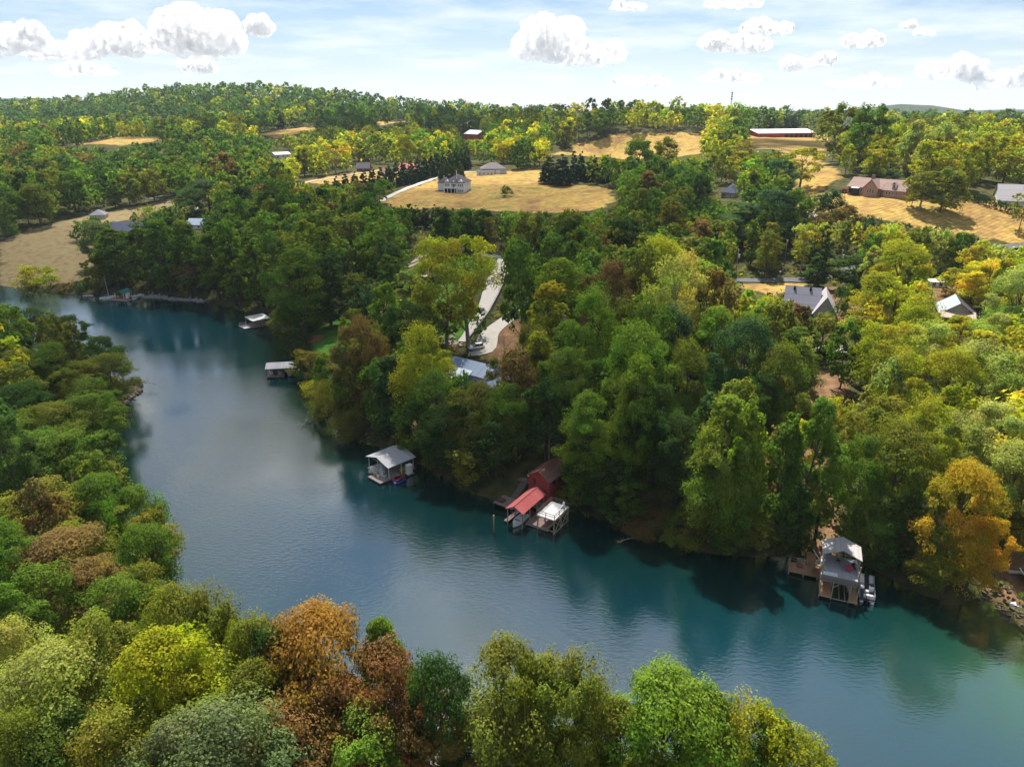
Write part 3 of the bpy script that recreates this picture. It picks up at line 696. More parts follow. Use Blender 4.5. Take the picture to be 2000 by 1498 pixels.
# cypress row by the white house, planted straight
c0, c1 = hit(640, 400)[0], hit(912, 330)[0]
for k in range(20):
    t = k / 19.0
    x, y = c0.x + (c1.x - c0.x) * t, c0.y + (c1.y - c0.y) * t
    add_tree(x, y, 14.2 + 2.6 * t + rnd.uniform(-.9, .9), 8.0, 'cone', 'evergreen', 'cypress', True)
for px in (865, 878, 889, 900): key_tree(px, 318, 352, 20, 'dark green', 'cone', 'cypress')
for px, tp in ((1122, 300), (1136, 298), (1148, 304), (1160, 296), (1174, 300), (1186, 306)): key_tree(px + rnd.uniform(-3, 3), tp + rnd.uniform(-9, 14), 354 + rnd.uniform(-3, 3), rnd.uniform(20, 32), 'evergreen', 'cone', 'cedar')
for k in range(10): key_tree(1884 + k * 10.5, 372 + k * 3.1, 388 + k * 3.4, 13, 'evergreen', 'shrub', 'shrub')
for px, tp in ((770, 398), (786, 402), (800, 396), (815, 400), (833, 404), (852, 398), (868, 404), (885, 408), (904, 406), (922, 410), (940, 408)): key_tree(px, tp, 446, 30, 'dark green', 'pine', 'cedar')
for px, tp in ((1525, 350), (1512, 362)): key_tree(px, tp, 408, 34, 'evergreen', 'cone', 'cypress')

# ---- the rest of the woods, kept off open ground and out of sight lines to open ground
VIS = np.zeros((188, 250))      # 8 px cells: distance at which something must stay in view
def protect(poly, d=None):
    q = np.array(poly, float)
    xs = np.arange(4, 2000, 8.0); ys = np.arange(4, 1500, 8.0)
    X, Y = np.meshgrid(xs, ys)
    m = sdist(X, Y, q) < 0
    for j, i in zip(*np.nonzero(m)):
        dd = d if d else hit(xs[i], ys[j])[1]
        VIS[j, i] = max(VIS[j, i], dd)
protect([(0,563),(50,570),(110,576),(180,580),(280,590),(400,602),(480,625),(535,650),(540,690),(585,700),(590,745),(590,800),(600,835),(650,855),(720,885),(830,930),(880,965),(960,985),(985,1000),(1110,1000),
    (1215,1055),(1300,1085),(1400,1105),(1500,1098),(1540,1130),(1600,1165),(1710,1180),(1790,1185),(1900,1212),(1940,1180),(2000,1240),(2000,1498),(1650,1498),(1560,1455),(1440,1410),(1400,1370),(1300,1345),(1200,1380),(1130,1315),(980,1285),
    (930,1340),(860,1310),(800,1340),(700,1300),(640,1215),(560,1235),(470,1212),(390,1190),(330,1150),(305,1100),(350,1060),(320,985),(270,995),(240,960),(205,900),(222,870),(190,830),(262,762),(270,690),(230,648),(130,608),(60,603),(0,600)])
for q in Z_DRY: protect(q)
for q in ([(825,505),(985,505),(985,520),(960,560),(900,600),(830,560)], [(600,660),(660,640),(680,680),(630,700)], [(945,530),(985,510),(990,545),(940,610),(920,660),(900,690),(960,690),(990,620),(1000,600),(960,640)]): protect(q)
for x0, y0, x1, y1 in [(975,880,1112,1010),(1535,1040,1712,1175),(518,698,590,738),(478,610,540,632),(195,555,280,588),(865,690,975,765),(915,665,945,692),(1520,556,1635,640),(1820,570,1895,640),(855,315,985,380),(1640,335,1770,390),
                       (695,310,820,345),(905,258,940,275),(1465,250,1600,272),(170,408,275,458),(365,425,400,446),(1400,348,1440,390),(540,292,572,310),(1440,530,1540,552),(1585,675,1645,705),(1945,355,2000,395),(1575,395,1600,432),(716,868,810,935),
                       (1430,486,1445,548),(820,440,832,485),(805,518,860,560),(280,385,345,402),(380,395,420,410),(590,345,720,362),(1575,860,1625,1060),(1575,725,1650,780),(1815,545,1850,556),(1530,470,1540,500),(1632,488,1645,510)]:
    protect([(x0, y0), (x1, y0), (x1, y1), (x0, y1)])

CX = np.array([t['x'] for t in TREES]); CYY = np.array([t['y'] for t in TREES]); CW = np.array([t['w'] for t in TREES])
def fits(x, y, z, h, w):
    px, py0, d = proj(x, y, z); _, py1, _ = proj(x, y, z + h)
    r = .5 * w * FPX / d
    i0, i1 = int((px - r * .8) // 8), int((px + r * .8) // 8) + 1; j0, j1 = int(py1 // 8), int((py0 * .75 + py1 * .25) // 8) + 1
    i0, i1, j0, j1 = max(i0, 0), min(i1, 250), max(j0, 0), min(j1, 188)
    if i0 >= i1 or j0 >= j1: return 0.0, (px, py1, d)
    s = VIS[j0:j1, i0:i1]
    return float((s > d + 6).mean()), (px, py1, d)

PAL = {'front': ([G, OG, YG, BR, DG, BG, RU, GG], [.26, .2, .12, .08, .14, .1, .05, .05]), 'slope': ([G, DG, OG, BR, BG, UG, YG], [.34, .15, .16, .05, .16, .08, .06]),
       'east': ([YG, PG, YE, OG, G], [.4, .28, .12, .1, .1]), 'far': ([YG, OG, G, YE, BG, DG], [.36, .16, .16, .16, .1, .06]), 'west': ([DG, G, OG, BR, UG], [.34, .28, .2, .08, .1]), 'hill': ([UG, G, YG, GG, DG], [.36, .28, .12, .12, .12])}
def palette(x, y):
    if y < 85 or (x < -50 and y < 215): return 'front'
    if y > 820: return 'hill'
    if x < -.33 * y and y < 690: return 'west'
    if y > 430: return 'far'
    if x > .36 * y + 8: return 'east'
    if x < -.33 * y: return 'west'
    return 'slope'

FILL = []
def scatter(x0, x1, y0, y1, step, hr, wr, key_gap=.36):
    xs = np.arange(x0, x1, step); ys = np.arange(y0, y1, step)
    X, Y = np.meshgrid(xs, ys); X = X + rng.uniform(-.42, .42, X.shape) * step; Y = Y + rng.uniform(-.42, .42, X.shape) * step
    X, Y = X.ravel(), Y.ravel()
    Z = hgt(X, Y)
    px = 1000 + FPX * X / (Y * CP + (CAM_H - Z) * SP)
    m = (sdist(X, Y) > 1.0) & (px > -160) & (px < 2160) & (Y > 20)
    for k in ('dry', 'lawn', 'dirt'): m &= zone_w(X, Y, k) < .25
    for x, y, z in zip(X[m], Y[m], Z[m]):
        if any(((x - bx) ** 2 + (y - by) ** 2) < br * br for bx, by, br in CLEAR): continue
        pal = palette(x, y)
        sz = float(np.clip(rng.lognormal(0, .2), .62, 1.45)); h, w = rng.uniform(*hr) * sz ** .6, rng.uniform(*wr) * sz
        gap = key_gap * (CW + w)
        if len(CX) and ((CX - x) ** 2 + (CYY - y) ** 2 < gap * gap).any(): continue
        ok = False
        for s in (1, .8, .62, .45):
            f, (qx, qy, d) = fits(x, y, z, h * s, w * max(s, .7))
            if f <= .02: ok = True; break
        if not ok: continue
        kind = rng.choice(['round', 'poplar', 'sparse', 'pine'], p=[.62, .25, .07, .06] if pal != 'hill' else [.5, .3, .02, .18])
        if s < .6: kind = 'shrub'
        cols, pr = PAL[pal]
        nzv = .5 + .5 * math.sin(x * .031 + 2.1 * math.sin(y * .019)) * math.cos(y * .027 + 1.7 * math.sin(x * .023)); uu = min(max(.55 * nzv + .45 * rng.random(), 0), .999)
        uu = min(max((uu - .5) * 1.35 + .5, 0), .999); col = cols[int(np.searchsorted(np.cumsum(pr), uu * .999))] if kind != 'pine' else 'dark green'
        FILL.append(dict(x=float(x), y=float(y), z=float(z), h=h * s, w=w * max(s, .7) * (.75 if kind == 'poplar' else 1), kind=str(kind), col=col, name='tree' if kind != 'pine' else 'cedar', key=False))


# ------------------------------------------------------------------ planting
CX = np.array([t['x'] for t in TREES]); CYY = np.array([t['y'] for t in TREES]); CW = np.array([t['w'] for t in TREES])
scatter(-230, 130, 22, 150, 6.8, (14, 20), (7.5, 11))
scatter(-330, 330, 150, 330, 7.6, (13, 20), (8, 12))
scatter(-520, 480, 330, 560, 10.5, (14, 20), (11, 15.5))
scatter(-800, 800, 560, 900, 13.0, (14, 20), (12, 17))
scatter(-1200, 1250, 900, 1500, 16.0, (15, 22), (12, 18))
scatter(-1700, 2100, 1500, 2300, 34.0, (16, 24), (24, 34))

ALL = TREES + FILL
for t in ALL:
    t['px'], t['py1'], t['d'] = proj(t['x'], t['y'], t['z'] + t['h'])
    _, t['py0'], _ = proj(t['x'], t['y'], t['z'])
    t['wpx'] = t['w'] * FPX / t['d']
# what shows: paint crowns front to back on 4 px cells
cov = np.zeros((375, 500), bool)
for t in sorted(ALL, key=lambda t: t['d']):
    r = t['wpx'] * .46; cyp = t['py1'] * .58 + t['py0'] * .42; rv = max((t['py0'] - t['py1']) * .45, 2)
    i0, i1 = max(int((t['px'] - r) / 4), 0), min(int((t['px'] + r) / 4) + 1, 500); j0, j1 = max(int((cyp - rv) / 4), 0), min(int((cyp + rv) / 4) + 1, 375)
    t['vis'] = 0
    if i0 < i1 and j0 < j1:
        jj, ii = np.mgrid[j0:j1, i0:i1]
        e = ((ii * 4 + 2 - t['px']) / r) ** 2 + ((jj * 4 + 2 - cyp) / rv) ** 2 < 1
        t['vis'] = int((e & ~cov[j0:j1, i0:i1]).sum())
        cov[j0:j1, i0:i1] |= e
single, mass = [], []
cand = sorted([t for t in ALL if t['name'] == 'tree' and t['kind'] != 'shrub' and t['vis'] > 0], key=lambda t: -t['vis'])
pick = set(id(t) for t in cand[:300])
cand2 = sorted([t for t in ALL if (t['name'] != 'tree' or t['kind'] == 'shrub') and t['vis'] > 5 and (t['key'] or t['vis'] > 22)], key=lambda t: -t['vis'])
pick |= set(id(t) for t in cand2[:150])
for t in ALL:
    if id(t) in pick: single.append(t)
    elif t['d'] < 110 and t['vis'] < 10: pass
    elif t['vis'] > 0 or t['d'] < 350: mass.append(t)

MARKS = [('red cabin', 1062, 930), ('grey metal boathouse', 765, 905), ('two-level timber dock', 1645, 1110), ('long pale-roofed boathouse', 550, 715), ('flat-roofed swim dock', 503, 620), ('green-roofed dock', 240, 570),
    ('blue-roofed lake house', 900, 720), ('parked white car', 930, 678), ('white two-storey house', 900, 357), ('brick house', 1705, 365), ('grey-roofed slope house', 1580, 590), ('dark-and-pale roofed house', 1855, 605),
    ('navy-roofed house', 235, 440), ('long red barn', 1535, 262), ('big orange tree', 600, 1300), ('rocky point', 225, 800), ('small red barn', 920, 268), ('red-roofed cottage', 797, 325), ('navy garage', 1418, 370), ('white house by the shrub row', 1975, 375)]
HABIT = {'round': 'rounded', 'poplar': 'tall narrow', 'sparse': 'thin airy', 'shrub': 'low bushy', 'cone': 'conical', 'pine': 'pointed'}
ORD = ['first', 'second', 'third', 'fourth', 'fifth', 'sixth', 'seventh', 'eighth', 'ninth', 'tenth', 'eleventh', 'twelfth', 'thirteenth', 'fourteenth', 'fifteenth', 'sixteenth', 'seventeenth', 'eighteenth', 'nineteenth', 'twentieth']
def tname(t):
    if t['name'] != 'tree': return {'cypress': 'cypress_tree', 'cedar': 'cedar_tree', 'shrub': 'evergreen_shrub'}[t['name']]
    return 'shrub' if t['kind'] == 'shrub' else 'deciduous_tree'
NOUN = {'cypress_tree': 'cypress', 'cedar_tree': 'cedar', 'evergreen_shrub': 'clipped shrub', 'shrub': 'shrub', 'deciduous_tree': 'tree'}
for t in single:
    t['cls'] = (tname(t), t['col'], t['kind']); t['cy'] = t['py1'] * .6 + t['py0'] * .4
classes = {}
for t in single: classes.setdefault(t['cls'], []).append(t)
for cls, ts in classes.items():
    done = set()
    for nm, mx_, my_ in MARKS:
        for k, t in enumerate(sorted(ts, key=lambda t: (t['px'] - mx_) ** 2 + (t['cy'] - my_) ** 2)):
            dd = math.hypot(t['px'] - mx_, t['cy'] - my_)
            if k < 20 and dd < t.get('best', (1e9,))[0] * (1 if k < 12 else .6): t['best'] = (dd, nm, k)
    for t in ts:
        col = {'evergreen': 'deep green'}.get(t['col'], t['col'])
        desc = f"{col} {HABIT[t['kind']]} {NOUN[cls[0]]}".replace('green green', 'green')
        if len(ts) == 1: t['label'] = f"the only {desc}, standing near the {t.get('best', (0, 'lake'))[1]}"
        else: t['label'] = f"{ORD[t['best'][2]]} {desc} counting out from the {t['best'][1]}" if 'best' in t else f"{desc} standing in the woods"
        t['done'] = True
rank = {}
for k, t in enumerate(sorted([t for t in single if t['name'] == 'cypress' and t['kind'] == 'cone' and t['col'] == 'evergreen' and t['key'] and t['px'] < 1000], key=lambda t: -t['px'])):
    t['label'] = f"{ORD[k]} conical cypress of the planted row, counted from its grey-garage end"
for k, t in enumerate(sorted([t for t in single if t['name'] == 'shrub'], key=lambda t: t['px'])):
    t['label'] = f"{ORD[k]} round shrub in the hedge line, counted from the brick house"
for t in single:
    if abs(t['px'] - 600) < 40 and t['col'] == 'orange' and t['d'] < 90: t['label'] = 'big orange tree rising over the near shore'
GRP = {'deciduous_tree': 'broadleaf trees of the lake woods', 'cedar_tree': 'cedars among the woods', 'cypress_tree': 'planted cypresses', 'evergreen_shrub': 'shrubs of the hedge line', 'shrub': 'bushes on the banks and field edges'}
for i, t in enumerate(single):
    lod = 'near' if t['wpx'] > 95 or t['d'] < 85 else 'mid' if t['wpx'] > 38 else 'far'
    cm, tm = proto(t['kind'], lod, i % (5 if t['kind'] in ('round', 'poplar') and lod != 'near' else 4 if t['kind'] == 'round' else 3 if t['kind'] in ('round', 'poplar', 'sparse') else 2))
    root = bpy.data.objects.new(tname(t), None); C.objects.link(root)
    root.empty_display_size = .5
    Hh, Wd, _ = SHAPES[t['kind']]
    sc = t['w'] / Wd
    root.location = (t['x'], t['y'], t['z'])
    ja, jt = (rnd.uniform(.86, 1.16), R(3.5)) if t['kind'] != 'cone' else (1, R(.6))
    root.scale = (sc * ja, sc / ja, t['h'] / Hh); root.rotation_euler = (rnd.uniform(-jt, jt), rnd.uniform(-jt, jt), rnd.uniform(0, 6.28))
    tag(root, t['label'], 'shrub' if t['kind'] == 'shrub' else 'tree', GRP[tname(t)])
    c = link('crown', cm, None, root)
    k = COL[t['col']]; v = rnd.uniform(.88, 1.14)
    c.color = (k[0] * v * rnd.uniform(.93, 1.08), k[1] * v, k[2] * v * rnd.uniform(.9, 1.1), 1)
    if t['kind'] != 'shrub': link('trunk', tm, None, root)

# bare and dying trees
TWIG = mat('grey_twigs', (.23, .20, .18), .95, var=.2)
for px, top, base, wpx, lb in [(1785,958,1110,80,'bare grey tree beside the golden shore tree'),(1072,800,905,70,'bare pale tree standing behind the red cabin'),(985,648,790,60,'leafless grey tree above the blue-roofed lake house'),(748,590,690,46,'leafless tree at the edge of the lawn above the orange-brown tree'),(372,520,580,36,'dead pale tree on the shore by the stone riprap'),(1100,600,760,60,'half-dead grey tree among the green crowns of the slope')]:
    g, d = hit(px, base); b = (top - 749) / FPX; s = (SP + b * CP) / (CP - b * SP); h = max(CAM_H - g.y * s - g.z, 6); w = wpx * d / FPX
    root = bpy.data.objects.new('bare_tree', None); C.objects.link(root); root.location = g; tag(root, lb, 'tree', 'bare trees')
    gg = np.random.default_rng(px); tv, tf, bv, bf = [], [], [], []
    tube(tv, tf, (0, 0, -.5), (gg.normal(0, .2), gg.normal(0, .2), h * .5), .016 * h, .010 * h, 7); tube(tv, tf, (0, 0, h * .48), (gg.normal(0, .4), gg.normal(0, .4), h * .95), .010 * h, .003 * h, 6)
    for k in range(16):
        z = h * (.28 + .6 * k / 16); a = k * 2.4 + gg.normal(0, .3); L = w * .5 * (1.1 - .6 * k / 16) * gg.uniform(.7, 1.1)
        e = np.array([L * math.cos(a), L * math.sin(a), z + L * gg.uniform(.5, 1.0)]); q0 = np.array([0, 0, z]); tube(bv, bf, q0, e, .0045 * h, .0012 * h, 4)
        for j in range(7):
            f = gg.uniform(.3, 1); p = q0 + (e - q0) * f; dd = gg.normal(size=3); dd[2] = abs(dd[2]); dd /= np.linalg.norm(dd); tube(bv, bf, p, p + dd * L * gg.uniform(.2, .45), .0016 * h, .0006 * h, 3)
    link('trunk', np_mesh('trunk', np.array(tv), np.array(tf), None, True), TWIG, root); link('branches', np_mesh('branches', np.array(bv), np.array(bf)[:, :4]), TWIG, root)

# all other trees of the woods, one mass
def build_mass(name, trees, label, density=.17, nmax=850):
    g = np.random.default_rng(3)
    base = {}
    for kd in SHAPES:
        (V, F, T), _ = make_crown(kd, 77 + len(kd), 10, 16, .5)
        q = V.reshape(-1, 4, 3); cen = q.mean(1); nn = np.cross(q[:, 2] - q[:, 0], q[:, 3] - q[:, 1]); nn /= (np.linalg.norm(nn, axis=1)[:, None] + 1e-9)
        base[kd] = (cen, nn, T.reshape(-1, 4, 3)[:, 0])
    Vs, Ts = [], []
    for t in trees:
        if t['d'] > 1500 and t['h'] < 10: continue
        n = int(np.clip(t['wpx'] ** 2 * density, 70, nmax)) if t['d'] > 110 else 3600
        cen, nn, tt = base[t['kind']]
        idx = g.integers(0, len(cen), n)
        Hh, Wd, _ = SHAPES[t['kind']]
        sx, sz = t['w'] / Wd, t['h'] / Hh
        a = g.uniform(0, 6.28); ca, sa = math.cos(a), math.sin(a)
        p = cen[idx] * np.array([sx, sx, sz]); p = np.stack([p[:, 0] * ca - p[:, 1] * sa, p[:, 0] * sa + p[:, 1] * ca, p[:, 2]], -1)
        p += g.normal(0, .03 * t['w'], p.shape)
        m = nn[idx]; m = np.stack([m[:, 0] * ca - m[:, 1] * sa, m[:, 0] * sa + m[:, 1] * ca, m[:, 2]], -1)
        k = np.array(COL[t['col']]) * g.uniform(.82, 1.2)
        ls = 1.75 * math.sqrt(t['w'] * t['h']) / math.sqrt(n)
        V, F, col = leaf_quads(p + np.array([t['x'], t['y'], t['z']]), m, tt[idx] * k, ls, g)
        Vs.append(V); Ts.append(col)
        if t['wpx'] > 22:
            tv, tf = [], []
            tube(tv, tf, (t['x'], t['y'], t['z'] - .5), (t['x'], t['y'], t['z'] + t['h'] * .6), .016 * t['h'], .006 * t['h'], 4)
            tv = np.array(tv)[np.array(tf)].reshape(-1, 3)
            Vs.append(tv); Ts.append(np.tile(np.array([.06, .05, .04]), (len(tv), 1)))
    V = np.concatenate(Vs); T = np.concatenate(Ts)
    o = link(name, np_mesh(name, V, np.arange(len(V)).reshape(-1, 4), T), LEAF)
    tag(o, label, 'forest', kind='stuff')
    print(name, len(trees), 'trees', len(V) // 4, 'quads')
build_mass('forest', mass, 'mixed autumn woods covering the hills and slopes around the lake')

def build_undergrowth():
    g = np.random.default_rng(5)
    n = 9000
    X = g.uniform(-260, 180, n); Y = 25 + 320 * g.random(n) ** 1.1
    s = sdist(X, Y); m = (s > -.3)
    for k in ('dry', 'lawn', 'dirt'): m &= zone_w(X, Y, k) < (.3 if k != 'dirt' else .75)
    X, Y, s = X[m], Y[m], s[m]
    # thicker along the water
    Vs, Ts = [], []
    cl = np.array([(a, b, r) for a, b, r in CLEAR])
    for x, y, sd in zip(X, Y, s):
        if ((cl[:, 0] - x) ** 2 + (cl[:, 1] - y) ** 2 < (cl[:, 2] * .72) ** 2).any(): continue
        r = g.uniform(.7, 1.7) * (1.7 if sd < 3 else 1); hh = r * g.uniform(.7, 1.5)
        nl = 16 if y < 130 else 9
        d = g.normal(size=(nl, 3)); d /= np.linalg.norm(d, axis=1)[:, None]; d[:, 2] = abs(d[:, 2])
        p = np.array([x, y, float(hgt(x, y))]) + d * np.array([r, r, hh])
        k = np.array(COL[[DG, G, OG, BR, DG, YG][g.integers(0, 6)]]) * g.uniform(.6, 1.1)
        V, F, col = leaf_quads(p, d * .6 + g.normal(0, .5, d.shape) + np.array([0, 0, .4]), np.tile(k, (nl, 1)) * g.uniform(.7, 1.3, (nl, 1)), .55 if y < 130 else .85, g)
        Vs.append(V); Ts.append(col)
    V = np.concatenate(Vs); T = np.concatenate(Ts)
    tag(link('undergrowth', np_mesh('undergrowth', V, np.arange(len(V)).reshape(-1, 4), T), LEAF), 'low brush and saplings under the trees and along the banks', 'undergrowth', kind='stuff')
build_undergrowth()
print('single', len(single), 'mass', len(mass), 'protos', len(PROTO), sum(len(c.polygons) for c, _ in PROTO.values()))
# ------------------------------------------------------------------ building kit
class MB:
    """Collects faces for one mesh object."""
    def __init__(s): s.v, s.f = [], []
    def add(s, vs, fs, M=None):
        b = len(s.v)
        s.v += [tuple(M @ Vector(q)) if M is not None else tuple(q) for q in vs]
        s.f += [tuple(b + i for i in q) for q in fs]
        return s
    def box(s, x0, x1, y0, y1, z0, z1, M=None):
        return s.add([(x0, y0, z0), (x1, y0, z0), (x1, y1, z0), (x0, y1, z0), (x0, y0, z1), (x1, y0, z1), (x1, y1, z1), (x0, y1, z1)],
                     [(0, 3, 2, 1), (4, 5, 6, 7), (0, 1, 5, 4), (1, 2, 6, 5), (2, 3, 7, 6), (3, 0, 4, 7)], M)
    def bar(s, p0, p1, w, h=None):
        p0, p1 = Vector(p0), Vector(p1); ax = p1 - p0; L = ax.length
        q = ax.to_track_quat('X', 'Z').to_matrix().to_4x4(); q.translation = p0
        h = h or w
        return s.box(0, L, -w / 2, w / 2, -h / 2, h / 2, q)
    def tube(s, p0, p1, r0, r1=None, n=8, cap=True):
        V, F = [], []
        tube(V, F, p0, p1, r0, r1 if r1 is not None else r0, n)
        s.add(V, F)
        if cap:
            b = len(s.v) - 2 * n
            s.f.append(tuple(b + i for i in reversed(range(n)))); s.f.append(tuple(b + n + i for i in range(n)))
        return s
    def slab(s, q, th):
        """Quad q (four corners, counter-clockwise from above) given thickness th downwards."""
        q = [Vector(p) for p in q]; lo = [p - Vector((0, 0, th)) for p in q]
        n = len(q)
        return s.add(q + lo, [tuple(range(n)), tuple(reversed(range(n, 2 * n)))] + [(i, i + n, (i + 1) % n + n, (i + 1) % n) for i in range(n)])
    def loft(s, secs, close=True):
        """Skin a list of equal-length rings."""
        b = len(s.v); n = len(secs[0])
        for r in secs: s.v += [tuple(p) for p in r]
        for i in range(len(secs) - 1):
            for k in range(n if close else n - 1):
                a, c = b + i * n + k, b + i * n + (k + 1) % n
                s.f.append((a, c, c + n, a + n))
        s.f.append(tuple(b + k for k in reversed(range(n)))); s.f.append(tuple(b + (len(secs) - 1) * n + k for k in range(n)))
        return s
    def build(s, name, m, parent=None, bevel=0, smooth=False):
        me = bpy.data.meshes.new(name); me.from_pydata(s.v, [], s.f); me.update()
        bm = bmesh.new(); bm.from_mesh(me); bmesh.ops.recalc_face_normals(bm, faces=bm.faces)
        bm.to_mesh(me); bm.free()
        if smooth:
            for p in me.polygons: p.use_smooth = True
        me.materials.append(m)
        o = link(name, me, None, parent)
        if bevel:
            bv = o.modifiers.new('bevel', 'BEVEL'); bv.width = bevel; bv.segments = 2
        return o

def thing(name, label, cat, loc, rz=0, group=None, scale=1.0):
    o = bpy.data.objects.new(name, None); C.objects.link(o)
    o.location = loc; o.rotation_euler = (0, 0, rz); o.empty_display_size = .5
    if scale != 1.0: o.scale = (scale,) * 3
    return tag(o, label, cat, group)

def gz(p): return float(hgt(p[0], p[1]))

def gable(mb, x0, x1, y0, y1, ze, zr, ov=.35, th=.14, ax='x'):
    """Two roof slopes over a rectangle; ridge along x or y."""
    if ax == 'x':
        ym = (y0 + y1) / 2; sl = (zr - ze) / (ym - y0); zo = ze - ov * sl
        mb.slab([(x0 - ov, y0 - ov, zo), (x1 + ov, y0 - ov, zo), (x1 + ov, ym, zr), (x0 - ov, ym, zr)], th)
        mb.slab([(x0 - ov, ym, zr), (x1 + ov, ym, zr), (x1 + ov, y1 + ov, zo), (x0 - ov, y1 + ov, zo)], th)
    else:
        xm = (x0 + x1) / 2; sl = (zr - ze) / (xm - x0); zo = ze - ov * sl
        mb.slab([(x0 - ov, y1 + ov, zo), (x0 - ov, y0 - ov, zo), (xm, y0 - ov, zr), (xm, y1 + ov, zr)], th)
        mb.slab([(xm, y1 + ov, zr), (xm, y0 - ov, zr), (x1 + ov, y0 - ov, zo), (x1 + ov, y1 + ov, zo)], th)
    return mb

def gwalls(mb, x0, x1, y0, y1, z0, ze, zr, ax='x'):
    """Walls with gable ends reaching just under the roof."""
    zr = zr - .18; ze2 = ze - .1
    if ax == 'x':
        ym = (y0 + y1) / 2
        prof_ = [(y0, z0), (y1, z0), (y1, ze2), (ym, zr), (y0, ze2)]
        mb.loft([[(x0, a, b) for a, b in prof_], [(x1, a, b) for a, b in prof_]])
    else:
        xm = (x0 + x1) / 2
        prof_ = [(x0, z0), (x1, z0), (x1, ze2), (xm, zr), (x0, ze2)]
        mb.loft([[(a, y0, b) for a, b in prof_], [(a, y1, b) for a, b in prof_]])
    return mb

def hip(mb, x0, x1, y0, y1, ze, zr, ov=.4, th=.16, inset=None):
    x0 -= ov; x1 += ov; y0 -= ov; y1 += ov
    if inset is None: inset = (y1 - y0) / 2 if x1 - x0 > y1 - y0 else (x1 - x0) / 2
    if x1 - x0 >= y1 - y0:
        a, b = (x0 + inset, (y0 + y1) / 2, zr), (x1 - inset, (y0 + y1) / 2, zr)
        q = [(x0, y0, ze), (x1, y0, ze), (x1, y1, ze), (x0, y1, ze)]
        fs = [(0, 1, 5, 4), (1, 2, 5), (2, 3, 4, 5), (3, 0, 4), (3, 2, 1, 0)]
    else:
        a, b = ((x0 + x1) / 2, y0 + inset, zr), ((x0 + x1) / 2, y1 - inset, zr)
        q = [(x0, y0, ze), (x1, y0, ze), (x1, y1, ze), (x0, y1, ze)]
        fs = [(0, 1, 4), (1, 2, 5, 4), (2, 3, 5), (3, 0, 4, 5), (3, 2, 1, 0)]
    mb.add(q + [a, b], fs)
    return mb.add([(x, y, ze - th) for x, y, _ in q] + q, [(0, 1, 5, 4), (1, 2, 6, 5), (2, 3, 7, 6), (3, 0, 4, 7), (3, 2, 1, 0)])

GLASS = mat('window_glass', (.03, .04, .05), .12, var=.05, spec=.6)
WHITE = mat('white_paint', (.76, .76, .74), .55, var=.04)
TRIM = mat('trim_paint', (.66, .65, .62), .6, var=.05)
def window(parent, face, u, z, w, h, at, frame=None, dark=None, name='window'):
    """Framed window on a wall face ('-y', '+y', '-x', '+x') whose plane is at coordinate at; u runs along the wall."""
    t = .09
    def place(mb, a0, a1, b0, b1, d0, d1):
        if face[1] == 'y':
            s = -1 if face[0] == '-' else 1
            mb.box(a0, a1, min(at + s * d0, at + s * d1), max(at + s * d0, at + s * d1), b0, b1)
        else:
            s = -1 if face[0] == '-' else 1
            mb.box(min(at + s * d0, at + s * d1), max(at + s * d0, at + s * d1), a0, a1, b0, b1)
    f = MB()
    for (a0, a1, b0, b1) in ((u - w / 2 - t, u - w / 2, z - t, z + h + t), (u + w / 2, u + w / 2 + t, z - t, z + h + t), (u - w / 2, u + w / 2, z - t, z), (u - w / 2, u + w / 2, z + h, z + h + t), (u - .025, u + .025, z, z + h)):
        place(f, a0, a1, b0, b1, -.02, .07)
    o = f.build(name, frame or WHITE, parent)
    p = MB(); place(p, u - w / 2, u + w / 2, z, z + h, -.02, .03); p.build('pane', dark or GLASS, o)
    return o

def door(parent, face, u, z, w, h, at, m, name='door'):
    d = MB(); s = -1 if face[0] == '-' else 1
    a, b = sorted((at - s * .02, at + s * .06))
    if face[1] == 'y': d.box(u - w / 2, u + w / 2, a, b, z, z + h)
    else: d.box(a, b, u - w / 2, u + w / 2, z, z + h)
    o = d.build(name, m, parent)
    k = MB(); a, b = sorted((at + s * .05, at + s * .12))
    if face[1] == 'y': k.box(u + w * .32, u + w * .40, a, b, z + h * .47, z + h * .52)
    else: k.box(a, b, u + w * .32, u + w * .40, z + h * .47, z + h * .52)
    k.build('handle', mat('door_metal', (.25, .22, .18), .35, 1.0), o)
    return o

def railing(parent, pts, h=1.0, m=None, name='railing', posts=True, spacing=1.6, rails=(1.0, .55), w=.07):
    """Post-and-rail run; each post a sub-part."""
    mb = MB()
    for a, b in zip(pts[:-1], pts[1:]):
        for r in rails:
            mb.bar(Vector(a) + Vector((0, 0, h * r)), Vector(b) + Vector((0, 0, h * r)), w, w)
    o = mb.build(name, m, parent)
    done = set()
    for a, b in zip(pts[:-1], pts[1:]):
        a, b = Vector(a), Vector(b); n = max(1, int(round((b - a).length / spacing)))
        for i in range(n + 1):
            p = a + (b - a) * (i / n); key = tuple(round(c, 2) for c in p)
            if key in done: continue
            done.add(key)
            MB().box(p.x - w * .6, p.x + w * .6, p.y - w * .6, p.y + w * .6, p.z, p.z + h + .05).build('post', m, o)
    return o

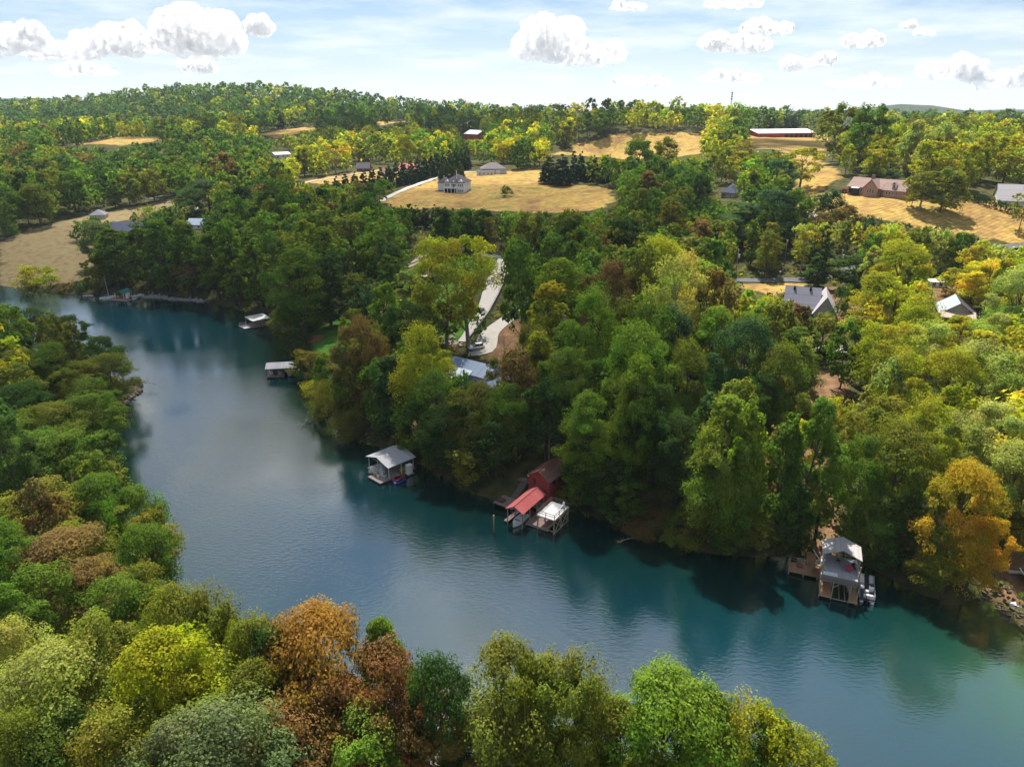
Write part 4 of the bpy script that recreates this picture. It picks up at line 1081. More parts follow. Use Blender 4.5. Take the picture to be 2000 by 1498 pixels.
def hull(mb, L, B, D, z0=-.25, bow=.55, n=11, flat=.85):
    """Boat hull along +x (bow at +x), centred on x = 0."""
    secs = []
    for i in range(n):
        t = i / (n - 1); x = -L / 2 + L * t
        k = 1 - max(0, (t - (1 - bow)) / bow) ** 2.2
        hb = max(B / 2 * k * (.92 + .08 * min(1, t * 4)), .03); sh = D * (1 + .25 * max(0, t - .5) * 2)
        kz = z0 + (D * .55) * max(0, (t - .65) / .35) ** 2
        secs.append([(x, -hb, z0 + sh), (x, -hb * flat, z0 + sh * .35), (x, 0, kz), (x, hb * flat, z0 + sh * .35), (x, hb, z0 + sh), (x, hb * .86, z0 + sh), (x, 0, z0 + sh * .86), (x, -hb * .86, z0 + sh)])
    return mb.loft(secs)

# ---- reusable small things
BOATW = mat('boat_gelcoat', (.72, .72, .72), .3, var=.05, spec=.5)
BLACK = mat('black_rubber', (.02, .02, .022), .5)
ALU = mat('aluminium', (.55, .56, .57), .35, .8, var=.08)
def pontoon_boat(label, loc, rz, L=6.4, B=2.3):
    t = thing('pontoon_boat', label, 'boat', loc, rz)
    for s in (-1, 1):
        m = MB(); y = s * B * .33
        m.tube((-L / 2, y, .05), (L / 2 - .7, y, .05), .32, n=12); m.tube((L / 2 - .7, y, .05), (L / 2 + .1, y, .12), .32, .06, n=12)
        m.build('pontoon', ALU, t, smooth=True)
    MB().box(-L / 2, L / 2 - .2, -B / 2, B / 2, .38, .48).build('deck', mat('boat_deck', (.045, .05, .06), .8), t)
    w = MAT_PANEL = mat('boat_panel', (.70, .71, .73), .35, var=.05)
    for (x0, x1, y0, y1) in ((-L / 2 + .5, L / 2 - .3, -B / 2 + .02, -B / 2 + .08), (-L / 2 + .5, L / 2 - .3, B / 2 - .08, B / 2 - .02), (L / 2 - .36, L / 2 - .30, -B / 2 + .08, -.35), (L / 2 - .36, L / 2 - .30, .35, B / 2 - .08), (-L / 2 + .5, -L / 2 + .56, -B / 2 + .08, .3)):
        p = MB().box(x0, x1, y0, y1, .55, 1.05).build('side_panel', w, t)
        MB().box(x0 - .01, x1 + .01, y0 - .01, y1 + .01, 1.06, 1.12).build('rail', ALU, p)
    sm = mat('boat_vinyl', (.66, .66, .68), .55, var=.08)
    for (x0, x1, y0, y1) in ((-L / 2 + .65, -L / 2 + 1.35, -B / 2 + .12, B / 2 - .6), (L / 2 - 2.4, L / 2 - .5, B / 2 - .75, B / 2 - .12), (L / 2 - 1.9, L / 2 - .5, -B / 2 + .12, -B / 2 + .75), (-.4, .3, B / 2 - .75, B / 2 - .12), (-1.3, -.8, -.3, .3)):
        s = MB().box(x0, x1, y0, y1, .49, .86).build('seat', sm, t, .05)
    k = MB().box(-.75, -.15, -B / 2 + .15, -B / 2 + .85, .49, 1.3).build('console', sm, t, .06)
    MB().box(-.5, -.42, -B / 2 + .2, -B / 2 + .8, 1.34, 1.6).build('windscreen', GLASS, k)
    e = MB().box(-L / 2 - .35, -L / 2 + .2, -.22, .22, .45, 1.15).build('outboard_motor', BLACK, t, .08)
    MB().box(-L / 2 - .25, -L / 2 + 0, -.07, .07, -.5, .44).build('shaft', BLACK, e)
    return t

def runabout(label, loc, rz, L=5.4, B=2.0, hullm=None, coverm=None, group=None):
    t = thing('motor_boat', label, 'boat', loc, rz, group)
    hull(MB(), L, B, .95, -.25).build('hull', hullm or BOATW, t, smooth=False)
    c = MB(); z = .66
    secs = []
    for i in range(9):
        q = i / 8; x = -L * .36 + L * .72 * q; hb = B * .42 * math.sqrt(max(.02, 1 - max(0, q - .35) ** 2 * 2.0))
        secs.append([(x, -hb, z), (x, -hb * .6, z + .22 * math.sin(math.pi * min(1, q + .12))), (x, 0, z + .34 * math.sin(math.pi * min(1, q + .12)) + .04), (x, hb * .6, z + .22 * math.sin(math.pi * min(1, q + .12))), (x, hb, z), (x, 0, z - .1)])
    c.loft(secs); c.build('boat_cover' if coverm else 'deck', coverm or mat('boat_interior', (.5, .5, .52), .5), t, smooth=True)
    if not coverm:
        MB().box(-.35, .2, -B * .3, B * .3, .66, .95).build('seat', mat('boat_vinyl', (.66, .66, .68), .55), t, .05)
        w = MB(); w.slab([(.7, -B * .36, .7), (.95, -B * .2, 1.15), (.95, B * .2, 1.15), (.7, B * .36, .7)], .03); w.build('windscreen', GLASS, t)
    e = MB().box(-L / 2 - .45, -L / 2 + .05, -.2, .2, .35, 1.1).build('outboard_motor', BLACK, t, .08)
    MB().box(-L / 2 - .32, -L / 2 - .1, -.06, .06, -.5, .34).build('shaft', BLACK, e)
    return t

def jet_ski(label, loc, rz, col):
    t = thing('jet_ski', label, 'jet ski', loc, rz)
    hull(MB(), 2.9, 1.15, .55, -.15, bow=.6).build('hull', col, t)
    MB().box(-1.0, .2, -.22, .22, .42, .78).build('seat', BLACK, t, .08)
    h = MB(); h.bar((.35, -.38, 1.0), (.35, .38, 1.0), .06); h.bar((.6, 0, .4), (.35, 0, 1.0), .16); h.build('handlebar', BLACK, t)
    MB().box(.45, 1.05, -.3, .3, .42, .62).build('cowl', col, t, .08)
    return t

def adirondack(label, loc, rz, m):
    t = thing('garden_chair', label, 'chair', loc, rz, 'white chairs on the boathouse deck')
    MB().slab([(-.3, -.28, .38), (.32, -.28, .30), (.32, .28, .30), (-.3, .28, .38)][::-1], .05).build('seat', m, t)
    b = MB(); b.slab([(-.3, -.3, .36), (-.62, -.26, 1.05), (-.62, .26, 1.05), (-.3, .3, .36)], .05); b.build('backrest', m, t)
    for s in (-1, 1):
        MB().box(-.5, .38, s * .38 - .06, s * .38 + .06, .56, .60).build('armrest', m, t)
        MB().box(.26, .34, s * .38 - .04, s * .38 + .04, 0, .56).build('leg', m, t)
        MB().bar((-.45, s * .33, 0), (-.1, s * .33, .40), .07).build('leg', m, t)
    return t

def utility_pole(label, base, h, rz, transformer=False, arms=1, tilt=(0, 0)):
    t = thing('utility_pole', label, 'utility pole', base, rz)
    t.rotation_euler = (tilt[0], tilt[1], rz)
    wood = mat('pole_wood', (.20, .155, .12), .9, var=.25, scale=1.5)
    MB().tube((0, 0, -.5), (0, 0, h), .17, .11, 10).build('pole', wood, t, smooth=True)
    for a in range(arms):
        c = MB().box(-1.2, 1.2, -.06, .06, h - .5 - a * 1.0, h - .38 - a * 1.0).build('crossarm', wood, t)
        for x in (-1.1, 0, 1.1): MB().tube((x, 0, h - .38 - a), (x, 0, h - .16 - a), .06, .05, 8).build('insulator', WHITE, c)
    if transformer:
        MB().tube((.0, -.42, h - 3.1), (0, -.42, h - 1.9), .32, .30, 12).build('transformer', mat('transformer_grey', (.62, .63, .64), .45, .2), t, smooth=False)
    return t
# ------------------------------------------------------------------ boathouses and docks
DECKW = stripe_mat('weathered_deck', (.17, .15, .14), (.27, .24, .22), 7.0, 0, .85, bump=.4)
DECKB = stripe_mat('brown_deck', (.30, .17, .09), (.42, .25, .14), 7.0, 1, .8, bump=.4)
DECKP = stripe_mat('purple_brown_deck', (.19, .13, .12), (.28, .20, .18), 7.0, 0, .85, bump=.4)
TIMBER = mat('grey_timber', (.30, .26, .21), .9, var=.2, scale=2)
DTIMBER = mat('dark_timber', (.09, .065, .05), .9, var=.2, scale=2)
METAL = stripe_mat('grey_metal_roof', (.34, .345, .37), (.43, .43, .46), 1.6, 0, .75, .0, .6, spec=.12)
LMETAL = stripe_mat('pale_metal_roof', (.30, .30, .32), (.38, .38, .40), 2.2, 0, .75, .0, .6, spec=.12)
REDM = stripe_mat('red_metal_roof', (.40, .095, .095), (.48, .13, .125), 1.4, 0, .7, 0, .5, spec=.15)
REDW = stripe_mat('red_siding', (.29, .040, .032), (.37, .06, .048), 5.5, 2, .75, bump=.6)
BSHIN = stripe_mat('brown_shingles', (.15, .08, .065), (.23, .135, .11), 3.2, 1, .95, bump=.4, spec=.1)

def floats(parent, x0, x1, y0, y1, m=None):
    MB().box(x0 + .15, x1 - .15, y0 + .15, y1 - .15, -.45, .30).build('float', m or mat('dock_float', (.05, .05, .055), .8), parent)

def posts(parent, spots, z0, z1, m, w=.16, name='post'):
    for x, y in spots: MB().box(x - w / 2, x + w / 2, y - w / 2, y + w / 2, z0, z1).build(name, m, parent)

def boathouse_grey():
    rz = R(46); loc = Vector((-25.1, 132.0, 0))
    t = thing('boathouse', 'open boathouse on floats with a grey metal gable roof and a lounge deck', 'boathouse', loc, rz)
    M = Matrix.Translation(loc) @ Matrix.Rotation(rz, 4, 'Z')
    gable(MB(), -3.2, 3.2, -3.5, 3.5, 3.25, 4.25, .35, .10).build('roof', METAL, t)
    MB().box(-5.6, 3.4, -3.7, .5, .32, .50).build('deck', DECKW, t)
    MB().box(-3.4, 3.4, 3.05, 3.75, .32, .50).build('side_walkway', DECKW, t)
    MB().box(2.4, 3.4, .5, 3.05, .32, .50).build('back_walkway', DECKW, t)
    floats(t, -5.6, 3.4, -3.7, .5); floats(t, -3.4, 3.4, 3.05, 3.75)
    posts(t, [(x, y) for x in (-3.1, 0, 3.1) for y in (-3.4, .3, 3.4)], .5, 3.3, mat('white_post', (.55, .55, .53), .6), .13)
    b = MB()
    for x in (-3.1, 0, 3.1): b.bar((x, -3.4, 3.14), (x, 3.4, 3.14), .12)
    for y in (-3.4, 3.4): b.bar((-3.1, y, 3.0), (3.1, y, 3.0), .12)
    b.build('beam', TIMBER, t)
    runabout('white runabout with blue seats moored under the grey metal boathouse', M @ Vector((-1.6, 1.85, .05)), rz + math.pi, 5.6, 2.0, None, None)
    ch = mat('chair_white', (.74, .73, .70), .6, var=.04)
    for k, (x, y, a, s) in enumerate([(-4.0, .0, -40, 'cream garden chair beside the moored runabout'), (-3.1, -1.0, -70, 'white garden chair under the eave of the grey boathouse'), (-3.6, -2.2, 20, 'white garden chair facing the lake with its back to the jet skis'), (-2.6, -.3, -100, 'pale garden chair set back beneath the grey metal roof')]):
        adirondack(s, M @ Vector((x, y, .50)), rz + R(a), ch if k != 0 else mat('chair_cream', (.72, .62, .45), .6))
    tb = thing('side_table', 'small white side table between the garden chairs', 'table', M @ Vector((-4.3, -1.3, .5)), rz)
    MB().tube((0, 0, .42), (0, 0, .47), .32, n=14).build('tabletop', ch, tb); MB().tube((0, 0, 0), (0, 0, .42), .05).build('stem', ch, tb); MB().tube((0, 0, 0), (0, 0, .04), .22, n=12).build('base', ch, tb)
    lk = thing('storage_locker', 'tall white storage locker at the shore end of the grey boathouse', 'locker', M @ Vector((1.3, -4.25, .5)), rz)
    MB().box(-.6, .6, -.45, .45, -.15, 1.9).build('cabinet', ch, lk, .03)
    for s in (-1, 1):
        d = MB().box(.04 if s > 0 else -.54, .54 if s > 0 else -.04, -.50, -.452, .0, 1.8).build('door', ch, lk); MB().box(s * .08 - .015, s * .08 + .015, -.54, -.50, .8, 1.05).build('handle', ALU, d)
    MB().box(.5, 2.2, -4.9, -3.7, .2, .35).build('locker_stand', DECKW, t)
    for k, (z, c, s) in enumerate([(1.15, (.62, .55, .05), 'upper yellow kayak on the wall rack of the grey boathouse'), (.85, (.5, .55, .04), 'lower yellow kayak on the wall rack of the grey boathouse')]):
        ky = thing('kayak', s, 'kayak', M @ Vector((1.6, -3.1, z)), rz, 'kayaks on the boathouse rack')
        hull(MB(), 3.2, .65, .3, -.05, bow=.5).build('hull', mat('kayak_yellow%d' % k, c, .4), ky); MB().tube((-.2, 0, .23), (-.2, 0, .28), .22, n=12).build('cockpit_rim', BLACK, ky)
    jet_ski('red and white jet ski tied beside the grey boathouse deck', M @ Vector((-1.4, -4.35, .05)), rz - R(8), mat('jet_red', (.45, .04, .05), .35))
    jet_ski('dark blue jet ski nosed outermost from the grey boathouse deck', M @ Vector((-2.0, -5.6, .05)), rz - R(4), mat('jet_blue', (.03, .04, .22), .35))
    MB().box(-2.8, .6, -5.0, -3.75, .16, .30).build('jet_ski_ramp', BLACK, t)
boathouse_grey()

def red_place():
    # cabin
    rz = R(54); loc = Vector((6.95, 121.3, 2.6))
    t = thing('lake_cabin', 'red timber cabin with brown shingle gable roof on the bank', 'cabin', loc, rz)
    gwalls(MB(), -3.25, 3.25, -2.3, 2.3, -2.2, 3.0, 4.45).build('wall', REDW, t)
    gable(MB(), -3.25, 3.25, -2.3, 2.3, 3.0, 4.45, .38, .14).build('roof', BSHIN, t)
    rc = MB(); rc.bar((-3.65, 0, 4.47), (3.65, 0, 4.47), .22, .1); rc.build('ridge_cap', mat('red_ridge', (.25, .05, .05), .7), t)
    window(t, '-x', .95, 1.35, .42, 1.0, -3.25, DTIMBER); window(t, '-y', .5, 1.3, 1.0, .9, -2.3, DTIMBER); window(t, '-y', -1.6, 1.3, .8, .9, -2.3, DTIMBER)
    MB().box(-3.33, -3.25, -1.9, -.35, -.2, .62).build('hatch', mat('red_board', (.20, .025, .02), .8), t)
    l_ = MB().box(-3.5, -3.3, 2.2, 2.4, 2.5, 2.75).build('lamp', WHITE, t)
    # decks and stairs on the left of the cabin
    d = thing('timber_deck', 'dark timber landing with stairs down to a lower lakeside deck by the cabin', 'deck', loc, rz)
    MB().box(-2.4, 2.4, 2.42, 5.6, .22, .40).build('upper_deck', DECKP, d)
    MB().box(-9.2, -5.9, 1.9, 6.4, -1.9, -1.72).build('lower_deck', DECKP, d)
    for k in range(9):
        x = -2.55 - k * .40; z = .18 - k * .235
        MB().box(x - .36, x, 3.3, 4.6, z - .06, z).build('step', DECKP, d)
    for s in (3.24, 4.66): MB().bar((-2.4, s, .10), (-6.1, s, -2.05), .08, .28).build('stringer', DTIMBER, d)
    railing(d, [(-2.35, 2.5, .4), (-2.35, 3.25, .4)], .95, DTIMBER); railing(d, [(-2.35, 4.7, .4), (-2.35, 5.5, .4), (2.3, 5.5, .4)], .95, DTIMBER)
    railing(d, [(-9.1, 6.3, -1.72), (-6.0, 6.3, -1.72)], .95, DTIMBER)
    posts(d, [(-2.3, 2.6), (-2.3, 5.4), (2.2, 5.4)], -2.6, .22, DTIMBER); posts(d, [(-9.1, 2.0), (-9.1, 6.3), (-6.1, 2.0), (-6.1, 6.3), (-7.6, 2.0)], -4.2, -1.85, DTIMBER, .2)
    MB().box(-8.6, -7.4, 4.6, 6.0, -1.71, -1.30).build('bench', DTIMBER, d)
    M = Matrix.Translation(loc) @ Matrix.Rotation(rz, 4, 'Z')
    for k, (x, y, s) in enumerate([(1.2, 4.6, 'metal patio chair at the far rail of the upper deck by the cabin'), (.3, 5.0, 'metal patio chair at the outer corner of the upper deck by the cabin')]):
        c = thing('patio_chair', s, 'chair', M @ Vector((x, y, .40)), rz + R(40 + 70 * k), 'patio chairs by the cabin')
        MB().box(-.25, .25, -.25, .25, .42, .46).build('seat', ALU, c); MB().box(-.28, -.24, -.25, .25, .46, .95).build('backrest', ALU, c)
        for sx in (-.22, .22):
            for sy in (-.22, .22): MB().box(sx - .02, sx + .02, sy - .02, sy + .02, 0, .42).build('leg', ALU, c)
    # covered slip with platform
    rz = R(58); loc = Vector((2.55, 113.7, 0)); M = Matrix.Translation(loc) @ Matrix.Rotation(rz, 4, 'Z')
    t = thing('covered_dock', 'red metal roofed boat slip joined to a raised white-floored sun deck on stilts', 'dock', loc, rz)
    gable(MB(), -3.9, 3.9, -1.6, 1.6, 3.45, 4.35, .28, .07).build('roof', REDM, t)
    rc = MB(); rc.bar((-4.2, 0, 4.38), (4.2, 0, 4.38), .16, .06); rc.build('ridge_cap', mat('dark_red', (.22, .04, .04), .6), t)
    posts(t, [(x, y) for x in (-3.8, -1.2, 1.3, 3.8) for y in (-1.55, 1.55)], -1.5, 3.5, TIMBER, .16)
    b = MB()
    for y in (-1.55, 1.55): b.bar((-3.9, y, 3.32), (3.9, y, 3.32), .12, .2)
    for x in (-3.8, 0, 3.8): b.bar((x, -1.55, 3.5), (x, 1.55, 3.5), .1)
    b.build('beam', TIMBER, t)
    MB().box(-2.4, 4.6, -6.0, -1.45, .45, .62).build('deck', DECKP, t)
    MB().box(3.0, 5.2, -1.45, 3.6, .45, .62).build('back_deck', DECKP, t)
    MB().box(-3.9, 3.0, 1.45, 2.3, .45, .62).build('side_walkway', DECKP, t)
    MB().box(-2.45, -2.3, -6.05, -1.4, .2, .46).build('fascia', TIMBER, t)
    PLAT = mat('white_deck_coating', (.60, .60, .62), .7, var=.05)
    MB().box(-2.6, 3.0, -7.4, -3.7, 2.82, 2.98).build('platform', TIMBER, t)
    MB().box(-2.5, 2.9, -7.3, -3.8, 2.99, 3.03).build('platform_floor', PLAT, t)
    railing(t, [(-2.5, -3.8, 3.02), (-2.5, -7.3, 3.02), (2.9, -7.3, 3.02), (2.9, -3.8, 3.02), (-2.5, -3.8, 3.02)], .95, mat('rail_brown', (.10, .075, .065), .8), spacing=1.75)
    posts(t, [(x, y) for x in (-2.4, .2, 2.8) for y in (-7.2, -3.9)], -2.0, 2.82, mat('piling', (.34, .28, .18), .9, var=.2), .2, 'piling')
    br = mat('brace_timber', (.36, .30, .20), .9, var=.2)
    for a, b_ in (((-2.4, -7.3, 2.6), (.2, -7.3, .3)), ((.2, -7.3, 2.6), (-2.4, -7.3, .3)), ((.2, -7.3, 2.6), (2.8, -7.3, .3)), ((2.8, -7.3, 2.6), (.2, -7.3, .3)), ((-2.5, -7.2, 2.5), (-2.5, -5.4, .3)), ((2.9, -7.2, 2.6), (2.9, -4, .4)), ((-2.4, -7.32, .25), (2.8, -7.32, .25)), ((-2.4, -7.2, .55), (-2.4, -3.9, .55))):
        MB().bar(a, b_, .09, .16).build('brace', br, t)
    runabout('small white boat berthed under the red metal slip roof', M @ Vector((-2.2, 0, .05)), rz + math.pi, 4.6, 1.8)
    ch = thing('deck_chair', 'grey folding chair on the raised white sun deck', 'chair', M @ Vector((2.0, -6.4, 3.03)), rz + R(160))
    MB().box(-.28, .28, -.28, .28, .36, .40).build('seat', ALU, ch); MB().bar((-.28, 0, .4), (-.5, 0, 1.0), .5, .04).build('backrest', BOATW, ch)
    for sx in (-.25, .25):
        for sy in (-.25, .25): MB().box(sx - .02, sx + .02, sy - .02, sy + .02, 0, .36).build('leg', ALU, ch)
    # piling standing alone in the water
    p = thing('mooring_post', 'lone weathered mooring post standing in the water by the red slip', 'post', P(964.5, 1038, 0), 0)
    MB().tube((0, 0, -2), (0, 0, 3.3), .16, .14, 10).build('pile', mat('old_pile', (.17, .165, .10), .95, var=.3), p, smooth=True); MB().tube((0, 0, 3.3), (0, 0, 3.38), .18, .12, 10).build('cap', mat('pile_cap', (.36, .33, .20), .8), p)
red_place()

def east_dock():
    rz = R(68); loc = Vector((51.1, 93.6, 0)); M = Matrix.Translation(loc) @ Matrix.Rotation(rz, 4, 'Z')
    t = thing('two_level_dock', 'two-level weathered timber dock with a grey gable roof over its upper deck', 'dock', loc, rz)
    gable(MB(), -1.7, 1.9, -2.55, 2.55, 6.5, 7.6, .25, .1).build('roof', stripe_mat('grey_board_roof', (.30, .29, .29), (.42, .40, .39), 4.0, 1, .8, bump=.5), t)
    MB().box(-3.9, 2.0, -2.6, 2.6, 3.82, 4.0).build('upper_deck', stripe_mat('grey_upper_deck', (.25, .25, .28), (.34, .34, .37), 7.0, 1, .8), t)
    f = MB()
    for k in range(4): f.box(-4.02, -3.91, -2.62, 2.62, 2.95 + k * .27, 3.19 + k * .27)
    f.build('fascia', stripe_mat('fascia_boards', (.16, .14, .125), (.25, .22, .20), 3.7, 2, .9), t)
    for s in (-2.68, 2.61): MB().box(-3.9, 2.0, s, s + .07, 3.2, 4.02).build('side_fascia', TIMBER, t)
    posts(t, [(x, y) for x in (-3.8, -1.6, 1.85) for y in (-2.5, 2.5)], 4.0, 6.5, TIMBER, .15)
    posts(t, [(x, y) for x in (-4.1, -1.2, 1.9) for y in (-2.75, -1.7, .75, 2.45)], -2.0, 3.0, TIMBER, .17, 'piling')
    MB().box(-3.85, -3.75, .4, 2.5, 4.0, 4.5).build('kickboard', WHITE, t)
    railing(t, [(1.9, -2.5, 4.0), (1.9, 2.5, 4.0), (-3.8, 2.5, 4.0)], 1.0, TIMBER); railing(t, [(1.9, -2.5, 4.0), (-3.8, -2.5, 4.0)], 1.0, TIMBER)
    MB().box(-4.5, 2.0, .8, 2.5, .42, .60).build('finger', DECKB, t); MB().box(-4.6, 2.0, -2.9, -1.75, .42, .60).build('finger', DECKB, t)
    MB().box(.3, 3.0, 2.5, 7.1, .42, .60).build('walkway', DECKB, t); MB().box(2.0, 3.0, -2.9, 2.5, .42, .60).build('back_walkway', DECKB, t)
    MB().box(3.0, 7.5, 3.0, 4.4, .45, .62).build('gangway', DECKB, t)
    railing(t, [(2.9, 2.6, .6), (2.9, 7.0, .6)], 1.0, mat('rail_brown_w', (.24, .15, .09), .85), spacing=1.4); railing(t, [(.4, 7.0, .6), (2.9, 7.0, .6)], 1.0, TIMBER)
    posts(t, [(.4, 7.0), (2.9, 7.0), (.4, 4.8), (.4, 2.7)], -2.0, .45, TIMBER, .2, 'piling')
    for a, b in (((-4.2, .8, .6), (-4.2, .8, 3.0)), ((-4.2, -1.75, .6), (-4.2, -1.75, 3.0)), ((-4.2, .8, 2.2), (-4.2, 0, 2.95)), ((-4.2, -1.75, 2.2), (-4.2, -1.0, 2.95)), ((-4.3, .8, .35), (-4.3, -1.75, .35)), ((-4.3, -.4, .3), (1.5, -.4, .3)), ((-4.3, -1.2, .3), (1.5, -1.2, .3))):
        MB().bar(a, b, .1).build('brace', TIMBER, t)
    s = MB()
    for k in range(12):
        z = .75 + k * .27; x = 1.9 - k * .26
        MB().box(x - .28, x, 2.75, 3.6, z - .05, z).build('step', DECKB, t)
    # gangplank pole leaning on the corner
    p = thing('leaning_pole', 'long pale timber pole leaning across the corner of the upper deck', 'pole', M @ Vector((-3.2, 1.7, 4.1)), 0)
    a = M @ Vector((-3.2, 1.7, 4.1)); b = P(1588, 1073, 6.2)
    MB().tube((0, 0, 0), b - a, .085, .07, 8).build('shaft', mat('pale_pole', (.38, .38, .30), .8), p)
    tb = thing('patio_table', 'round red patio table on the upper deck of the two-level dock', 'table', M @ Vector((-1.7, -1.2, 4.0)), rz)
    rd = mat('red_table', (.38, .05, .06), .6)
    MB().tube((0, 0, .66), (0, 0, .74), .62, n=20).build('tabletop', rd, tb)
    for k in range(4):
        a = k * math.pi / 2 + .6; MB().bar((.45 * math.cos(a), .45 * math.sin(a), 0), (.3 * math.cos(a), .3 * math.sin(a), .66), .06).build('leg', rd, tb)
    for k, (x, y, s) in enumerate([(-1.0, -1.9, 'dark chair behind the red table on the upper deck'), (.2, .2, 'dark chair under the grey gable roof at the back rail')]):
        c = thing('deck_chair', s, 'chair', M @ Vector((x, y, 4.0)), rz + R(200 + 60 * k))
        MB().box(-.26, .26, -.26, .26, .40, .45).build('seat', BLACK, c); MB().box(-.28, -.22, -.26, .26, .45, 1.0).build('backrest', BLACK, c)
        for sx in (-.22, .22):
            for sy in (-.22, .22): MB().box(sx - .03, sx + .03, sy - .03, sy + .03, 0, .40).build('leg', BLACK, c)
    pontoon_boat('grey and white pontoon boat tied at the side of the two-level dock', (55.2, 92.0, .05), R(66), 6.6, 2.2)
    cr = thing('storage_crate', 'red-brown crate standing on the lower walkway of the two-level dock', 'crate', M @ Vector((2.2, 5.4, .6)), rz + .3)
    MB().box(-.5, .5, -.35, .35, 0, .4).build('box', mat('crate_red', (.22, .07, .06), .8), cr); MB().box(-.53, .53, -.38, .38, .4, .46).build('lid', mat('crate_lid', (.28, .10, .08), .8), cr)
east_dock()

def boathouse_pale():
    rz = R(9); loc = Vector((-64.9, 189.4, 0)); M = Matrix.Translation(loc) @ Matrix.Rotation(rz, 4, 'Z')
    t = thing('boathouse', 'long boathouse with a pale ribbed metal roof and two bays facing the lake', 'boathouse', loc, rz)
    gable(MB(), -4.0, 4.0, -2.6, 2.6, 2.9, 3.7, .25, .1).build('roof', LMETAL, t)
    MB().box(-4.2, .6, -2.7, 2.7, .3, .5).build('deck', DECKW, t); MB().box(.6, 4.2, 2.0, 2.7, .3, .5).build('back_walkway', DECKW, t); MB().box(3.4, 4.2, -2.7, 2.0, .3, .5).build('side_walkway', DECKW, t)
    floats(t, -4.2, .6, -2.7, 2.7); floats(t, 3.4, 4.2, -2.7, 2.7)
    posts(t, [(x, y) for x in (-3.9, -1.6, .7, 3.9) for y in (-2.5, 2.5)], .5, 2.95, DTIMBER, .16)
    MB().box(-3.9, 3.9, 2.45, 2.55, .5, 2.85).build('back_wall', mat('dark_board', (.06, .055, .055), .85), t)
    b = MB(); b.bar((-4, -2.5, 2.82), (4, -2.5, 2.82), .14, .2); b.bar((-4, 2.5, 2.82), (4, 2.5, 2.82), .12, .12); b.build('beam', DTIMBER, t)
    runabout('covered grey boat in the berth bay of the pale-roofed boathouse', M @ Vector((2.05, -.2, .1)), rz - math.pi / 2, 4.8, 2.0, mat('grey_hull', (.4, .42, .46), .4), mat('boat_cover_grey', (.42, .43, .48), .8))
    for k, (x, y, c, s) in enumerate([(-3.0, -.9, (.62, .60, .55), 'cream lounge chair in the pale-roofed boathouse, by its outer post'), (-1.9, -1.0, (.05, .05, .06), 'black lounge chair in the middle of the pale-roofed boathouse deck'), (-.6, -1.1, (.6, .55, .4), 'tan lounge chair in the pale-roofed boathouse, beside the boat bay')]):
        ch = thing('lounge_chair', s, 'chair', M @ Vector((x, y, .5)), rz + R(-80 + 25 * k)); m = mat('lounge%d' % k, c, .7)
        MB().box(-.32, .34, -.32, .32, .12, .42).build('seat', m, ch, .04); MB().box(-.44, -.30, -.34, .34, .3, .95).build('backrest', m, ch, .04)
        for s in (-1, 1): MB().box(-.32, .34, s * .40 - .06, s * .40 + .06, .12, .58).build('armrest', m, ch)
boathouse_pale()

def swim_dock():
    rz = R(43); loc = Vector((-88.3, 238.9, 0)); M = Matrix.Translation(loc) @ Matrix.Rotation(rz, 4, 'Z')
    t = thing('swim_dock', 'small dock under a flat white roof with a swim platform and gangway', 'dock', loc, rz)
    MB().slab([(-3.3, -3.2, 2.75), (3.3, -3.2, 2.75), (3.3, 3.2, 3.05), (-3.3, 3.2, 3.05)], .16).build('roof', mat('flat_white_roof', (.60, .59, .58), .6, var=.06), t)
    MB().box(-3.4, 3.4, -3.3, 3.0, .35, .52).build('deck', DECKP, t); MB().box(-6.0, -3.4, -2.2, 2.6, .3, .46).build('swim_platform', mat('pale_deck', (.50, .48, .46), .8), t)
    floats(t, -6.0, -3.4, -2.2, 2.6)
    posts(t, [(x, y) for x in (-3.1, 0, 3.1) for y in (-3.0, 2.9)], -1.5, 2.8, TIMBER, .18)
    railing(t, [(-3.2, -3.1, .52), (3.2, -3.1, .52)], .9, TIMBER); railing(t, [(-5.8, 2.4, .46), (-3.5, 2.4, .46)], .9, WHITE)
    a = Vector((3.3, -1.2, .5)); b = M.inverted() @ (hit(538, 622)[0] + Vector((0, 0, .3)))
    MB().bar(a, b, 1.1, .12).build('gangway', mat('pale_deck', (.50, .48, .46), .8), t)
swim_dock()

